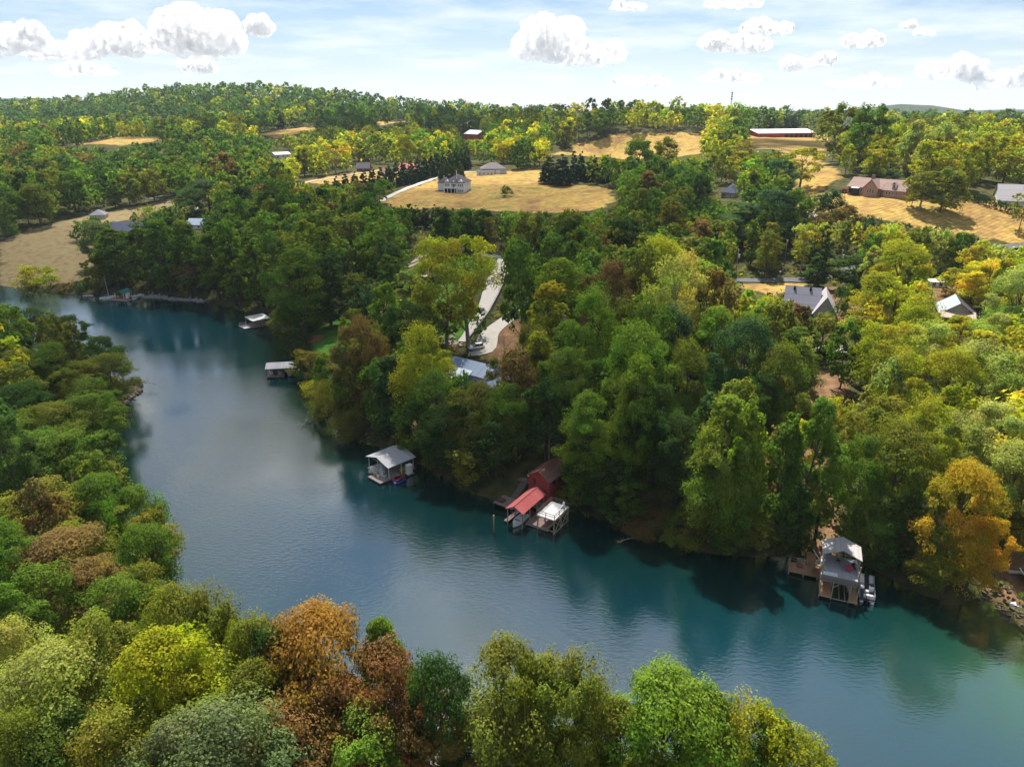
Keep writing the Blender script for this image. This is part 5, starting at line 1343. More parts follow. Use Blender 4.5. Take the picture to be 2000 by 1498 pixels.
def green_dock():
    rz = R(-14); loc = Vector((-154.6, 276.6, 0)); M = Matrix.Translation(loc) @ Matrix.Rotation(rz, 4, 'Z')
    t = thing('covered_dock', 'floating dock with a teal green gable roof by the field', 'dock', loc, rz)
    gable(MB(), -2.2, 2.2, -2.0, 2.4, 2.7, 3.6, .3, .1, 'y').build('roof', stripe_mat('teal_roof', (.03, .17, .14), (.045, .22, .18), 2.0, 1, .55, .1), t)
    MB().box(-3.4, 4.4, -3.0, 2.6, .3, .5).build('deck', stripe_mat('red_brown_deck', (.22, .11, .08), (.30, .17, .12), 6, 0, .85), t); floats(t, -3.4, 4.4, -3.0, 2.6, WHITE)
    posts(t, [(x, y) for x in (-2.0, 2.0) for y in (-1.9, 2.2)], .5, 2.75, WHITE, .14)
    lk = thing('storage_locker', 'white storage locker beneath the teal green dock roof', 'locker', M @ Vector((2.6, -.4, .5)), rz)
    MB().box(-.5, .5, -.7, .7, 0, 2.0).build('cabinet', WHITE, lk); MB().box(-.42, .42, -.74, -.70, .1, 1.9).build('door', TRIM, lk)
    for k, (x, y) in enumerate([(-1.0, -1.6), (.6, -1.4)]):
        c = thing('deck_chair', ['tan chair on the green-roofed dock near the sailboat', 'brown chair on the green-roofed dock near the locker'][k], 'chair', M @ Vector((x, y, .5)), rz + R(-60 - 40 * k)); m = mat('dockchair%d' % k, [(.45, .36, .2), (.2, .1, .07)][k], .8)
        MB().box(-.28, .28, -.28, .28, .38, .44).build('seat', m, c); MB().box(-.32, -.26, -.28, .28, .44, 1.0).build('backrest', m, c)
        for sx in (-.24, .24):
            for sy in (-.24, .24): MB().box(sx - .03, sx + .03, sy - .03, sy + .03, 0, .38).build('leg', m, c)
    pontoon_boat('white pontoon boat moored at the open end of the green-roofed dock', P(268, 582, .05), R(62), 5.6, 2.1)
    # trimaran
    p = P(211, 583, .0); s = thing('sailboat', 'white trimaran with a bare tall mast beside the green-roofed dock', 'sailboat', p, R(38))
    hull(MB(), 6.0, 1.3, .9, -.2, bow=.6).build('hull', BOATW, s)
    for sd, nm in ((-1.9, 'outrigger'), (1.9, 'outrigger')):
        q = MB(); V = MB(); hull(V, 4.4, .5, .5, -.1, bow=.6); V.v = [(x, y + sd, z) for x, y, z in V.v]; V.build(nm, BOATW, s)
    for x in (-.8, 1.0): MB().bar((x, -1.9, .55), (x, 1.9, .55), .14).build('crossbeam', ALU, s)
    mh = 8.8
    MB().tube((.5, 0, .5), (.15, .35, mh), .075, .05, 8).build('mast', mat('mast_white', (.62, .62, .62), .5), s); MB().tube((.45, 0, 1.4), (-2.4, 0, 1.5), .05, .05, 8).build('boom', ALU, s)
    MB().box(-2.3, .3, -.14, .14, 1.5, 1.75).build('furled_sail', mat('sail_blue', (.03, .05, .22), .8), s, .08)
    k = thing('canoe', 'pale canoe lying at the water edge beside the bushes', 'canoe', P(172, 579, .1), R(4)); hull(MB(), 4.2, .8, .4, -.08, bow=.5).build('hull', BOATW, k); MB().box(-.1, .1, -.36, .36, .24, .28).build('thwart', TIMBER, k)
green_dock()

def east_corner():
    p = P(1992, 1195, 0)
    b = runabout('red and white boat drawn up on the sunny shallows at the edge', (p.x + 1.2, p.y + .3, .15), R(170), 5.0, 1.9, BOATW, mat('red_cover', (.5, .03, .03), .6))
    g = hit(1966, 1122)[0]
    t = thing('shore_platform', 'low timber and dark metal shore platform with a pale beam at the edge', 'platform', (g.x + 1.5, g.y - 2.2, g.z + .1), R(-8))
    MB().box(-1.6, 4.5, 1.9, 2.4, .2, .5).build('beam', mat('pale_beam', (.42, .36, .28), .85), t)
    MB().slab([(-.2, -3.2, .4), (4.5, -3.2, .4), (4.5, 1.8, 1.3), (.0, 1.8, 1.3)], .12).build('tarpaulin', mat('dark_tarp', (.03, .045, .055), .7), t)
    for x in (-.2, 1.9, 4.2): MB().box(x - .08, x + .08, -3.2, -3.0, -1.2, .4).build('leg', TIMBER, t)
    for x in (-.25, 2.0): MB().bar((x, 1.9, 1.36), (x, -3.2, .46), .12).build('pole', BOATW, t)
    a = P(1988, 1168, .6)
    c = thing('canoe', 'upturned white canoe at the edge of the sunny bank', 'canoe', (a.x + 1.2, a.y, .8), R(-24)); hull(MB(), 4.0, .9, .45, -.1, bow=.5).build('hull', BOATW, c); MB().box(-.1, .1, -.4, .4, .26, .30).build('thwart', TIMBER, c)
east_corner()

# ---- loose shore things
def rocks(name, label, spots, smin, smax, col, seed):
    g = np.random.default_rng(seed); mb = MB()
    for x, y in spots:
        s = g.uniform(smin, smax); z = max(gz((x, y)), 0) + s * .1
        d = g.normal(size=(8, 3)); 
        base = [(-1, -1, -1), (1, -1, -1), (1, 1, -1), (-1, 1, -1), (-1, -1, 1), (1, -1, 1), (1, 1, 1), (-1, 1, 1)]
        a = g.uniform(0, 3); ca, sa = math.cos(a), math.sin(a)
        vs = []
        for q, e in zip(base, d):
            v = np.array(q) * np.array([.55, .45, .35]) * s + e * .13 * s
            vs.append((x + v[0] * ca - v[1] * sa, y + v[0] * sa + v[1] * ca, z + v[2]))
        mb.add(vs, [(0, 3, 2, 1), (4, 5, 6, 7), (0, 1, 5, 4), (1, 2, 6, 5), (2, 3, 7, 6), (3, 0, 4, 7)])
    tag(mb.build(name, mat(name + '_stone', col, .9, var=.3, scale=.8, bump=.3)), label, 'rocks', kind='stuff')
g_ = np.random.default_rng(21)
def along(pts, n, spread, world=False):
    q = [Vector(p) if world else P(p[0], p[1], 0) for p in pts]; out = []
    for k in range(n):
        t = g_.uniform(0, len(q) - 1.001); i = int(t); p = q[i] + (q[i + 1] - q[i]) * (t - i)
        out.append((p.x + g_.normal(0, spread), p.y + g_.normal(0, spread) + spread * .4))
    return out
rocks('riprap', 'pale stone riprap edging the far shore beside the green-roofed dock', along([(280, 581), (310, 582), (340, 586), (370, 587), (400, 590)], 420, .55), .35, .9, (.30, .29, .30), 1)
rocks('shore_rock', 'broken rock along the bare bank of the rocky point', along([(-98, 150, 0), (-99.2, 162, 0), (-100.5, 176, 0), (-104, 181, 0)], 330, .8, True), .3, .9, (.13, .10, .075), 2)
rocks('bank_rock', 'jumbled rocks on the sunlit bank by the shore platform', along([(1935, 1150), (1950, 1168), (1975, 1195), (2000, 1225)], 70, 1.2), .25, .6, (.085, .068, .05), 3)
rocks('drive_boulder', 'pinkish boulders edging the lawn and the concrete drive', [tuple(hit(x + g_.normal(0, 9), y + g_.normal(0, 5))[0][:2]) for x, y in [(868, 672), (880, 668), (890, 675), (960, 545), (968, 538), (955, 552), (872, 680)] * 14], .5, 1.2, (.33, .25, .23), 4)

def dead_branch(label, base, tip, r, twigs, seed, name='fallen_branch'):
    g = np.random.default_rng(seed); base = Vector(base); tip = Vector(tip)
    t = thing(name, label, 'branch', base, 0); ax = tip - base
    wood = mat('bleached_wood', (.27, .24, .20), .9, var=.2)
    m = MB(); n = 5; prev = Vector((0, 0, 0))
    for k in range(n):
        q = ax * ((k + 1) / n) + Vector(g.normal(0, ax.length * .03, 3)); m.tube(prev, q, r * (1 - k / n * .8), r * (1 - (k + 1) / n * .8), 6); prev = q
    m.build('limb', wood, t)
    for k in range(twigs):
        f = g.uniform(.3, 1); p = ax * f; d = Vector(g.normal(size=3)); d.z = abs(d.z) * .6; d.normalize()
        d = (d + ax.normalized() * .7).normalized() * ax.length * g.uniform(.2, .42)
        w = MB(); w.tube(p, p + d, r * .3, r * .08, 5); w.tube(p + d * .5, p + d * .5 + Vector(g.normal(0, .25, 3)) * ax.length * .3, r * .18, r * .05, 4); w.build('twig', wood, t)
dead_branch('bare bleached branch reaching out over the water below the brown bush', P(1238, 1050, .6), P(1210, 1058, .9), .09, 9, 1)
dead_branch('dark bare branch dipping into the lake off the wooded corner', P(612, 812, .8), P(588, 832, .3), .10, 10, 2)
dead_branch('pale fallen log slanting down the bank behind the grey boathouse', hit(775, 830)[0] + Vector((0, 0, .5)), P(742, 864, .5), .16, 3, 3, 'fallen_log')
dead_branch('bare twigs hanging off the rocky point over the water', (-100.5, 180, 2.0), (-95.5, 178, 1.2), .08, 10, 4)
# ------------------------------------------------------------------ houses
def frame_px(a, b, back=0.0, sink=0.0):
    """Ground frame whose x axis runs from picture point a to b; the front faces the lake. Returns origin, angle, length."""
    p, q = hit(*a)[0], hit(*b)[0]
    v = q - p; ang = math.atan2(v.y, v.x); L = math.hypot(v.x, v.y)
    o = (p + q) / 2; o += Vector((-math.sin(ang), math.cos(ang), 0)) * back
    o.z = min(p.z, q.z, gz(o)) - sink
    return o, ang, L
SLATE = stripe_mat('blue_grey_shingles', (.13, .135, .17), (.19, .195, .24), 3.0, 1, .95, bump=.3, spec=.1)
LSLATE = stripe_mat('pale_shingles', (.33, .31, .33), (.41, .39, .41), 3.0, 1, .95, bump=.3, spec=.1)
NAVY = stripe_mat('navy_shingles', (.035, .042, .085), (.06, .07, .125), 3.0, 1, .8, bump=.3)
GREYS = stripe_mat('grey_shingles', (.085, .075, .09), (.13, .12, .135), 3.0, 1, .95, bump=.3, spec=.08)
PINKS = stripe_mat('tan_shingles', (.24, .165, .145), (.33, .235, .205), 3.0, 1, .9, bump=.3)
BLUEM = stripe_mat('blue_metal_roof', (.17, .225, .32), (.22, .28, .385), 1.6, 0, .6, .05, .4, spec=.2)
PBLUEM = stripe_mat('pale_blue_metal', (.36, .42, .48), (.44, .50, .56), 1.6, 0, .4, .3, .4)
SIDEW = stripe_mat('white_siding', (.66, .66, .66), (.72, .72, .72), 5.0, 2, .7, bump=.4)
SIDEB = stripe_mat('pale_blue_siding', (.42, .48, .54), (.48, .54, .60), 5.0, 2, .7, bump=.4)
SIDET = stripe_mat('tan_siding', (.46, .42, .37), (.52, .48, .42), 5.0, 2, .7, bump=.4)
BRICK = mat('brick_face', (.36, .22, .16), .9, var=.22, scale=2.2, bump=.3)
DARKIN = mat('dark_opening', (.012, .012, .014), .9)  # near-black sheets: shade inside bays and recesses put into the colour

def lake_house():
    g = hit(905, 748)[0]; loc = Vector((-8.5, 164.5, gz((-8.5, 164.5)) - .3)); rz = R(-36)
    z = 12.6 - loc.z
    t = thing('lake_house', 'pale blue two-storey lake house with a blue metal gable roof among the trees', 'house', loc, rz)
    gwalls(MB(), -7, 5.5, -3.6, 3.6, -1.5, z - 1.8, z).build('wall', SIDEB, t)
    gable(MB(), -7, 5.5, -3.6, 3.6, z - 1.8, z, .5, .14).build('roof', BLUEM, t)
    p = MB().slab([(-6.5, -6.6, z - 2.9), (1.0, -6.6, z - 2.9), (1.0, -3.0, z - 1.35), (-6.5, -3.0, z - 1.35)], .12).build('porch_roof', PBLUEM, t)
    MB().box(-6.6, 1.1, -6.7, -3.6, .9, 1.1).build('porch_deck', DECKW, t)
    for x in (-6.3, -3.9, -1.4, .9): MB().box(x - .1, x + .1, -6.5, -6.3, -2.0, z - 2.95).build('porch_post', WHITE, t)
    railing(t, [(-6.4, -6.5, 1.1), (.9, -6.5, 1.1)], .95, WHITE)
    MB().box(-4.9, -2.2, -3.68, -3.6, 1.2, 3.2).build('sliding_door', GLASS, t)
    for u in (-5.8, -.8, 2.2, 4.2): window(t, '-y', u, 1.6, .9, 1.3, -3.6)
    for u in (-1.6, 1.4): window(t, '-x', u, 1.5, .9, 1.4, -7)
    c = MB(); gwalls(c, 5.5, 10.5, -6.5, 1.0, -1.5, z - 3.4, z - 1.6, 'y'); c.build('wing_wall', SIDEB, t)
    gable(MB(), 5.5, 10.5, -6.5, 1.0, z - 3.4, z - 1.6, .4, .13, 'y').build('wing_roof', BLUEM, t)
    window(t, '-y', 8, 1.0, 1.4, 1.2, -6.5); window(t, '+x', -3, 1.0, 1.2, 1.2, 10.5)
lake_house()

def lawn_house():
    g, a, L = frame_px((812, 556), (862, 556), 4)
    g = hit(850, 552)[0]; t = thing('garden_house', 'dark timber porch house with a brown hipped roof on the green lawn', 'house', (g.x, g.y + 4, g.z - .3), R(-18))
    MB().box(-6, 6, -3.5, 4, -1, 3.0).build('wall', mat('brown_wall', (.13, .095, .075), .85), t)
    hip(MB(), -6.3, 6.3, -4.2, 4.4, 3.0, 5.4, .5).build('roof', stripe_mat('brown_hip', (.16, .125, .11), (.23, .185, .165), 3, 1, .9), t)
    MB().add([(-5.6, -4.8, 3.05), (-3.4, -4.8, 3.05), (-4.5, -4.8, 4.5), (-4.5, -1.5, 4.5), (-5.6, -1.5, 3.4), (-3.4, -1.5, 3.4)], [(0, 1, 2), (0, 2, 3, 4), (1, 5, 3, 2)]).build('dormer', mat('brown_gable', (.20, .16, .14), .85), t)
    MB().box(-6.2, -1.5, -5.6, -3.5, .0, .2).build('porch_deck', DECKW, t)
    for x in (-6.1, -4.6, -3.1, -1.6): MB().box(x - .09, x + .09, -5.5, -5.3, -.5, 2.9).build('porch_post', DTIMBER, t)
    MB().slab([(-6.4, -5.9, 2.75), (-1.3, -5.9, 2.75), (-1.3, -3.4, 3.3), (-6.4, -3.4, 3.3)], .14).build('porch_roof', TRIM, t)
    railing(t, [(-6.1, -5.4, .2), (-1.6, -5.4, .2)], .9, DTIMBER)
    for u in (-4.8, -2.6, 1.5, 4): window(t, '-y', u, 1.0, 1.0, 1.3, -3.5)
lawn_house()

def white_house():
    a, b = hit(868, 375.5)[0], hit(907, 377.2)[0]; v = b - a; rz = math.atan2(v.y, v.x); W = math.hypot(v.x, v.y); W = min(max(W, 11), 15)
    D = 15.0; base = min(a.z, b.z) - .4
    t = thing('white_house', 'white two-storey house with grey hipped roof and columned lower porch in the hay field', 'house', (a.x, a.y, base), rz)
    MB().box(0, W, 0, D, -.5, 6.6).build('wall', SIDEW, t)
    MB().box(-5.5, 0, 4.0, D - 1, -.5, 5.9).build('wing_wall', SIDEW, t)
    hip(MB(), 0, W, 0, D, 6.6, 11.0, .6, .2, inset=6.2).build('roof', GREYS, t)
    hip(MB(), -5.5, .5, 4.0, D - 1, 5.9, 8.8, .5, .18, inset=2.8).build('wing_roof', GREYS, t)
    gw = MB()
    for x0, x1, zt in ((.2, 3.6, 8.2), (W - 4.6, W - .2, 8.4), (5.2, 7.0, 7.6)):
        xm = (x0 + x1) / 2
        gw.add([(x0, -.25, 6.5), (x1, -.25, 6.5), (xm, -.25, zt), (x0, 1.8, 6.7), (x1, 1.8, 6.7), (xm, 3.2, zt)], [(0, 1, 2), (0, 2, 5, 3), (1, 4, 5, 2)])
    gw.build('front_gable', WHITE, t)
    pr = MB(); 
    MB().box(.0, W - 4.4, -1.8, 0, 3.0, 3.3).build('balcony', WHITE, t)
    railing(t, [(.1, -1.7, 3.3), (W - 4.5, -1.7, 3.3)], .9, WHITE, rails=(1.0, .5, .1), spacing=1.4)
    for x in (.3, 2.6, 4.9, 7.2, W - 4.7): MB().tube((x, -1.5, -.5), (x, -1.5, 3.0), .2, .18, 10).build('column', WHITE, t)
    MB().box(.3, W - 4.8, -.06, 0, .0, 2.8).build('porch_recess_shade', DARKIN, t)
    for u in (.9, 1.9, 2.9): window(t, '-y', u, 4.2, .62, 1.5, 0)
    for u in (4.8, 5.5, 6.9, 7.6): window(t, '-y', u, 4.2, .5, 1.4, 0)
    door(t, '-y', 6.2, 3.35, .9, 2.2, 0, GLASS)
    for u in (W - 3.6, W - 2.4, W - 1.2):
        window(t, '-y', u, 4.1, .7, 1.5, 0); window(t, '-y', u, .8, .7, 1.5, 0)
    for u in (3, 7, 11): window(t, '+x', u, 4.2, .9, 1.4, W); window(t, '+x', u, 1.0, .9, 1.4, W)
    MB().box(W - 5.6, W - 5.2, 2, 2.4, 8.0, 13.5).build('flue', TRIM, t)
    MB().box(-6.5, .0, .5, 4.0, -.6, 1.2).build('retaining_wall', mat('dark_garden_wall', (.06, .055, .05), .9), t)
white_house()

def grey_garage():
    a, b = hit(951, 339.5)[0], hit(968, 340.5)[0]
    t = thing('garage', 'pale grey garage with a hipped roof and lean-to behind the white house', 'garage', (b.x, b.y, b.z - .5), R(8))
    MB().box(-10, 8, 0, 13, -.5, 4.2).build('wall', stripe_mat('grey_siding', (.42, .40, .40), (.48, .46, .46), 5, 2, .75), t)
    hip(MB(), -10, 8, 0, 13, 4.2, 8.4, .6, .2).build('roof', stripe_mat('grey_hip_shingle', (.14, .13, .13), (.20, .185, .185), 3, 1, .95, spec=.08), t)
    MB().box(-14, -1.5, -4, 0, -.5, 2.4).build('lean_to_wall', SIDEW, t)
    MB().slab([(-14.4, -4.5, 2.4), (-1.1, -4.5, 2.4), (-1.1, .2, 3.9), (-14.4, .2, 3.9)], .14).build('lean_to_roof', GREYS, t)
    door(t, '-y', 1.8, -.3, 3.2, 3.4, 0, WHITE, 'garage_door')
    for u in (-12, -9, -6, -3.4): window(t, '-y', u, .7, 1.0, 1.0, -4)
grey_garage()

def brick_house():
    a, b = hit(1650, 382)[0], hit(1752, 390)[0]; v = b - a; rz = math.atan2(v.y, v.x); L = math.hypot(v.x, v.y); k = L / 30.0
    t = thing('brick_house', 'long tan-roofed brick house with a tall front gable and chimney on the golden field', 'house', (a.x, a.y, max(a.z, b.z) + 1.0), rz, scale=k)
    MB().box(0, 19, 2.0, 12, -4, 3.6).build('wall', BRICK, t)
    gable(MB(), 0, 19, 2.0, 12, 3.6, 8.0, .6, .2).build('roof', PINKS, t)
    gwalls(MB(), 10.5, 18.5, 0, 7, -4, 3.8, 8.0, 'y').build('front_gable_wall', BRICK, t)
    gable(MB(), 10.5, 18.5, 0, 7.2, 3.8, 8.0, .5, .2, 'y').build('front_gable_roof', PINKS, t)
    gwalls(MB(), 21, 33, 1.5, 11, -4, 3.4, 8.2).build('wing_wall', BRICK, t)
    gable(MB(), 20.5, 33, 1.5, 11, 3.4, 8.2, .5, .2).build('wing_roof', PINKS, t)
    MB().box(19.0, 21.0, 3, 10, -1, 3.4).build('link_wall', BRICK, t)
    MB().slab([(18.6, 1.8, 3.2), (21.4, 1.8, 3.2), (21.4, 6, 6.6), (18.6, 6, 6.6)], .15).build('link_roof', PINKS, t)
    dr = MB(); dr.box(24.5, 27, 2.6, 5.2, 3.6, 6.0); dr.build('dormer', WHITE, t); gable(MB(), 24.5, 27, 2.4, 6.5, 6.0, 7.2, .25, .1, 'y').build('dormer_roof', PINKS, t)
    window(t, '-y', 25.75, 4.4, 1.2, 1.3, 2.6)
    MB().box(10.0, 11.6, 6.5, 7.7, 5.5, 9.6).build('chimney', mat('chimney_brick', (.22, .13, .13), .9, var=.2), t)
    for u in (13.0, 14.5, 16.0): window(t, '-y', u, .8, .9, 2.4 if u == 14.5 else 1.9, 0, TRIM)
    for u in (8.0, 5.8): window(t, '-y', u, .8, .9, 1.7, 2.0, TRIM)
    MB().box(3.0, 7.0, .6, 2.0, -1, 2.7).build('sunroom', GLASS, t); MB().slab([(2.7, .2, 2.7), (7.2, .2, 2.7), (7.2, 2.1, 3.2), (2.7, 2.1, 3.2)], .12).build('sunroom_roof', WHITE, t)
    MB().box(.5, 2.6, 1.94, 2.0, -.5, 2.2).build('porch_opening_shade', DARKIN, t)
    for u in (23, 24.4, 26.2, 28.2): window(t, '-y', u, .6, .8, 1.6, 1.5, TRIM)
    # a red car at the porch end
    car(hit(1648, 376.5)[0], rz + R(170), (.25, .02, .06), 'maroon car parked at the porch end of the brick house')

def car(p, rz, col, label):
    t = thing('parked_car', label, 'car', (p[0], p[1], max(p[2], gz(p)) + .18), rz)
    body = mat('car_paint_%02d' % int(col[0] * 100), col, .25, .1, var=.02, spec=.6)
    prof_ = [(-2.2, .35), (-2.25, .75), (-2.1, 1.0), (-1.2, 1.05), (-.9, 1.05), (.9, .98), (1.9, .86), (2.2, .7), (2.25, .38)]
    b = MB(); secs = []
    for y, s in ((-.88, .9), (-.92, 1), (.92, 1), (.88, .9)): secs.append([(x * (1 if s == 1 else .99), y, z) for x, z in prof_])
    b.loft(secs); bo = b.build('body', body, t, .05)
    secs = []
    for y, s in ((-.84, 0), (-.66, 1), (.66, 1), (.84, 0)): secs.append([(-2.05 + .1 * s, y, 1.0), (-1.75 + .1 * s, y, 1.0 + .55 * s + .0), (.25 - .1 * s, y, 1.0 + .56 * s), (1.15 - .1 * s, y, .98)])
    MB().loft(secs).build('window_glass', GLASS, t)
    MB().box(-1.6, .15, -.64, .64, 1.555, 1.60).build('roof', body, t, .03)
    for x in (-.75,): MB().bar((x, -.75, 1.0), (x, -.65, 1.56), .1).build('pillar', body, t); MB().bar((x, .75, 1.0), (x, .65, 1.56), .1).build('pillar', body, t)
    for x in (-1.4, 1.4):
        for y in (-.85, .85):
            w = MB().tube((x, y - .1, .15), (x, y + .1, .15), .34, n=16).build('wheel', BLACK, t); s = 1 if y > 0 else -1
            MB().tube((x, y + s * .1, .15), (x, y + s * .12, .15), .2, n=12).build('rim', ALU, w)
    for y in (-.62, .62):
        MB().box(2.18, 2.27, y - .18, y + .18, .58, .72).build('headlight', mat('headlight', (.8, .8, .78), .15), t); MB().box(-2.28, -2.2, y - .16, y + .16, .7, .86).build('tail_light', mat('tail_light', (.35, .02, .02), .3), t)
    MB().box(2.2, 2.28, -.42, .42, .42, .56).build('grille', BLACK, t)
    return t
brick_house()
c_ = hit(930, 683)[0]
car((c_.x, c_.y, c_.z), R(205), (.74, .75, .77), 'white hatchback parked on the concrete drive above the lake house')

def simple_house(name, label, a, b, depth, hw, hr, wallm, roofm, cat='house', roof='gable', ax='x', wins=3, sink=.5, minL=None, back=0, dz=0, name_door=True):
    """Plain house whose front foot line runs between two picture points."""
    p, q = hit(*a)[0], hit(*b)[0]; v = q - p; rz = math.atan2(v.y, v.x); L = math.hypot(v.x, v.y)
    t = thing(name, label, cat, (p.x, p.y, min(p.z, q.z) - sink + dz), rz)
    if roof == 'gable':
        gwalls(MB(), 0, L, 0, depth, -2, hw, hr, ax).build('wall', wallm, t); gable(MB(), 0, L, 0, depth, hw, hr, .45, .16, ax).build('roof', roofm, t)
    else:
        MB().box(0, L, 0, depth, -2, hw).build('wall', wallm, t); hip(MB(), 0, L, 0, depth, hw, hr, .5, .18).build('roof', roofm, t)
    for k in range(wins): window(t, '-y', L * (k + .7) / (wins + .4), hw * .35, 1.0, 1.3, 0)
    if name_door: door(t, '-y', L * .1 + .4, .45, .95, 2.1, 0, mat('door_brown', (.15, .08, .05), .6))
    return t, L

def slope_house():
    a, b = hit(1528, 612)[0], hit(1618, 622)[0]; v = b - a; rz = math.atan2(v.y, v.x); L = math.hypot(v.x, v.y)
    t = thing('slope_house', 'grey lakeside house with a broad blue-grey shingle roof and a pale gabled wing', 'house', (a.x, a.y, min(a.z, b.z) - .8), rz)
    MB().box(.5, L * .72, 1.0, 11.5, -2, 3.4).build('wall', SIDET, t)
    gable(MB(), .5, L * .75, 1.0, 11.5, 3.4, 8.2, .6, .18).build('roof', SLATE, t)
    gwalls(MB(), L * .68, L * 1.12, -2.0, 11, -2, 3.2, 7.6, 'y').build('wing_wall', SIDET, t)
    gable(MB(), L * .68, L * 1.12, -2.0, 11, 3.2, 7.6, .6, .18, 'y').build('wing_roof', LSLATE, t)
    MB().add([(L * .76, -2.7, 3.0), (L * 1.04, -2.7, 3.0), (L * .9, -2.7, 5.4), (L * .9, 1.2, 5.4), (L * .76, 1.2, 4.2), (L * 1.04, 1.2, 4.2)], [(0, 1, 2), (0, 2, 3, 4), (1, 5, 3, 2)]).build('porch_gable', LSLATE, t)
    for x in (L * .77, L * 1.03): MB().box(x - .12, x + .12, -2.65, -2.41, -2, 3.0).build('porch_post', WHITE, t)
    window(t, '-y', L * .9, .6, 1.6, 1.6, -2.0)
    MB().add([(.2, .9, 3.1), (2.4, .9, 3.1), (1.3, .9, 4.9), (1.3, 4, 4.9), (.2, 4, 4.0), (2.4, 4, 4.0)], [(0, 1, 2), (0, 2, 3, 4), (1, 5, 3, 2)]).build('dormer', WHITE, t); window(t, '-y', 1.3, 2.0, .8, 1.0, .88)
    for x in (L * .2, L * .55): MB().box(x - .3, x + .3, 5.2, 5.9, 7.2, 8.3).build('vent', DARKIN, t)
    for u in (3.2, 5.6, 8): window(t, '-y', u, 1.0, 1.1, 1.5, 1.0)
slope_house()

def east_house():
    p = hit(1868, 628)[0]
    t = thing('east_house', 'small house with one pale and one dark roof slope among the yellow trees', 'house', (p.x, p.y, p.z - .6), R(-24))
    gwalls(MB(), -4.2, 4.2, 0, 11, -2, 3.0, 6.0, 'y').build('wall', SIDET, t)
    z = MB().slab([(-4.8, 11.6, 2.6), (-4.8, -.6, 2.6), (0, -.6, 6.0), (0, 11.6, 6.0)], .16).build('roof', PBLUEM, t)
    MB().slab([(0, 11.6, 6.0), (0, -.6, 6.0), (5.2, -.6, 2.3), (5.2, 11.6, 2.3)], .16).build('roof', stripe_mat('dark_shingle', (.04, .035, .045), (.075, .065, .08), 3, 1, .85), t)
    MB().slab([(-4.6, -3.4, 2.3), (4.2, -3.4, 2.3), (4.2, .1, 3.6), (-4.6, .1, 3.6)], .14).build('porch_roof', stripe_mat('tan_porch', (.36, .29, .25), (.44, .36, .31), 3, 1, .9), t)
    for x in (-4.2, -1.4, 1.2, 3.8): MB().box(x - .12, x + .12, -3.2, -2.96, -2, 2.3).build('porch_post', WHITE, t)
    MB().box(-4.5, 4.1, -3.3, 0, -.2, .0).build('porch_deck', DECKW, t)
    for u in (-2.4, 0, 2.4): window(t, '-y', u, .8, 1.2, 1.4, 0)
    railing(t, [(-4.2, -3.1, 0), (3.8, -3.1, 0)], .9, WHITE)
east_house()

simple_house('field_house', 'navy-roofed house beside the lakeside field with white vents', (208, 462), (270, 464), 12, 3.2, 7.2, SIDEW, NAVY, wins=4)
simple_house('field_house', 'low house with a slate hip roof and white wing behind the navy-roofed house', (176, 430), (205, 428), 9, 3.0, 5.6, SIDET, SLATE, roof='hip', wins=2)
simple_house('cottage', 'small cottage with a pale blue roof among the western trees', (366, 448), (398, 448), 9, 3.0, 5.6, SIDEW, BLUEM, wins=2)
simple_house('cottage', 'white cottage with a red metal roof beyond the cypress row', (779, 336), (812, 337), 9, 3.4, 6.6, SIDEW, REDM, wins=3)
simple_house('shed', 'dark brown barn roofed in grey beyond the cypress row', (697, 336), (722, 335), 9, 3.2, 7.0, mat('brown_barn', (.10, .05, .035), .85), GREYS, 'shed', wins=1)
simple_house('shed', 'small dark shed with a steep brown roof between the barn and the cottage', (738, 342), (752, 346), 8, 2.6, 6.0, mat('brown_barn', (.10, .05, .035), .85), BSHIN, 'shed', wins=1)
simple_house('barn', 'small red barn with a white roof standing in the yellow trees', (907, 276), (933, 276), 14, 5.0, 8.6, REDW, mat('white_barn_roof', (.72, .70, .70), .5), 'barn', wins=2, dz=3.0)
simple_house('cottage', 'white building with a flat pale roof among the far trees', (538, 309), (568, 309), 12, 4.0, 5.6, SIDEW, mat('pale_roof', (.66, .64, .60), .6), wins=3)
simple_house('garage', 'two-door garage with a navy shingle roof in the trees below the hay field', (1408, 386), (1434, 387), 8, 3.2, 8.0, mat('pinkish_wall', (.46, .34, .30), .8), NAVY, 'garage', roof='hip', wins=2)
simple_house('shed', 'long low shed with a pale metal roof under the dark evergreens', (1578, 434), (1598, 420), 6, 2.2, 3.6, SIDEW, LMETAL, 'shed', wins=1)
simple_house('white_cottage', 'white house with skylights at the end of the shrub row', (1948, 398), (2020, 408), 13, 3.6, 9.5, SIDEW, LSLATE, wins=3)
t_, L_ = simple_house('long_barn', 'long red barn with a wide white metal roof on the ridge field', (1480, 268), (1592, 269), 26, 5.0, 8.2, stripe_mat('barn_red', (.30, .03, .03), (.38, .05, .045), 1.5, 0, .6), mat('white_barn_roof', (.72, .70, .70), .5), 'barn', wins=0, name_door=False)
for k in range(6): MB().box(L_ * (.46 + k * .085), L_ * (.52 + k * .085), -.12, 0, .3, 3.6).build('bay_opening_shade', DARKIN, t_)
simple_house('camper_shelter', 'white trailer roof showing between the yellow trees by the road', (1814, 560), (1846, 562), 4, 2.4, 2.9, WHITE, mat('pale_roof', (.66, .64, .60), .6), 'shelter', wins=2, name_door=False)

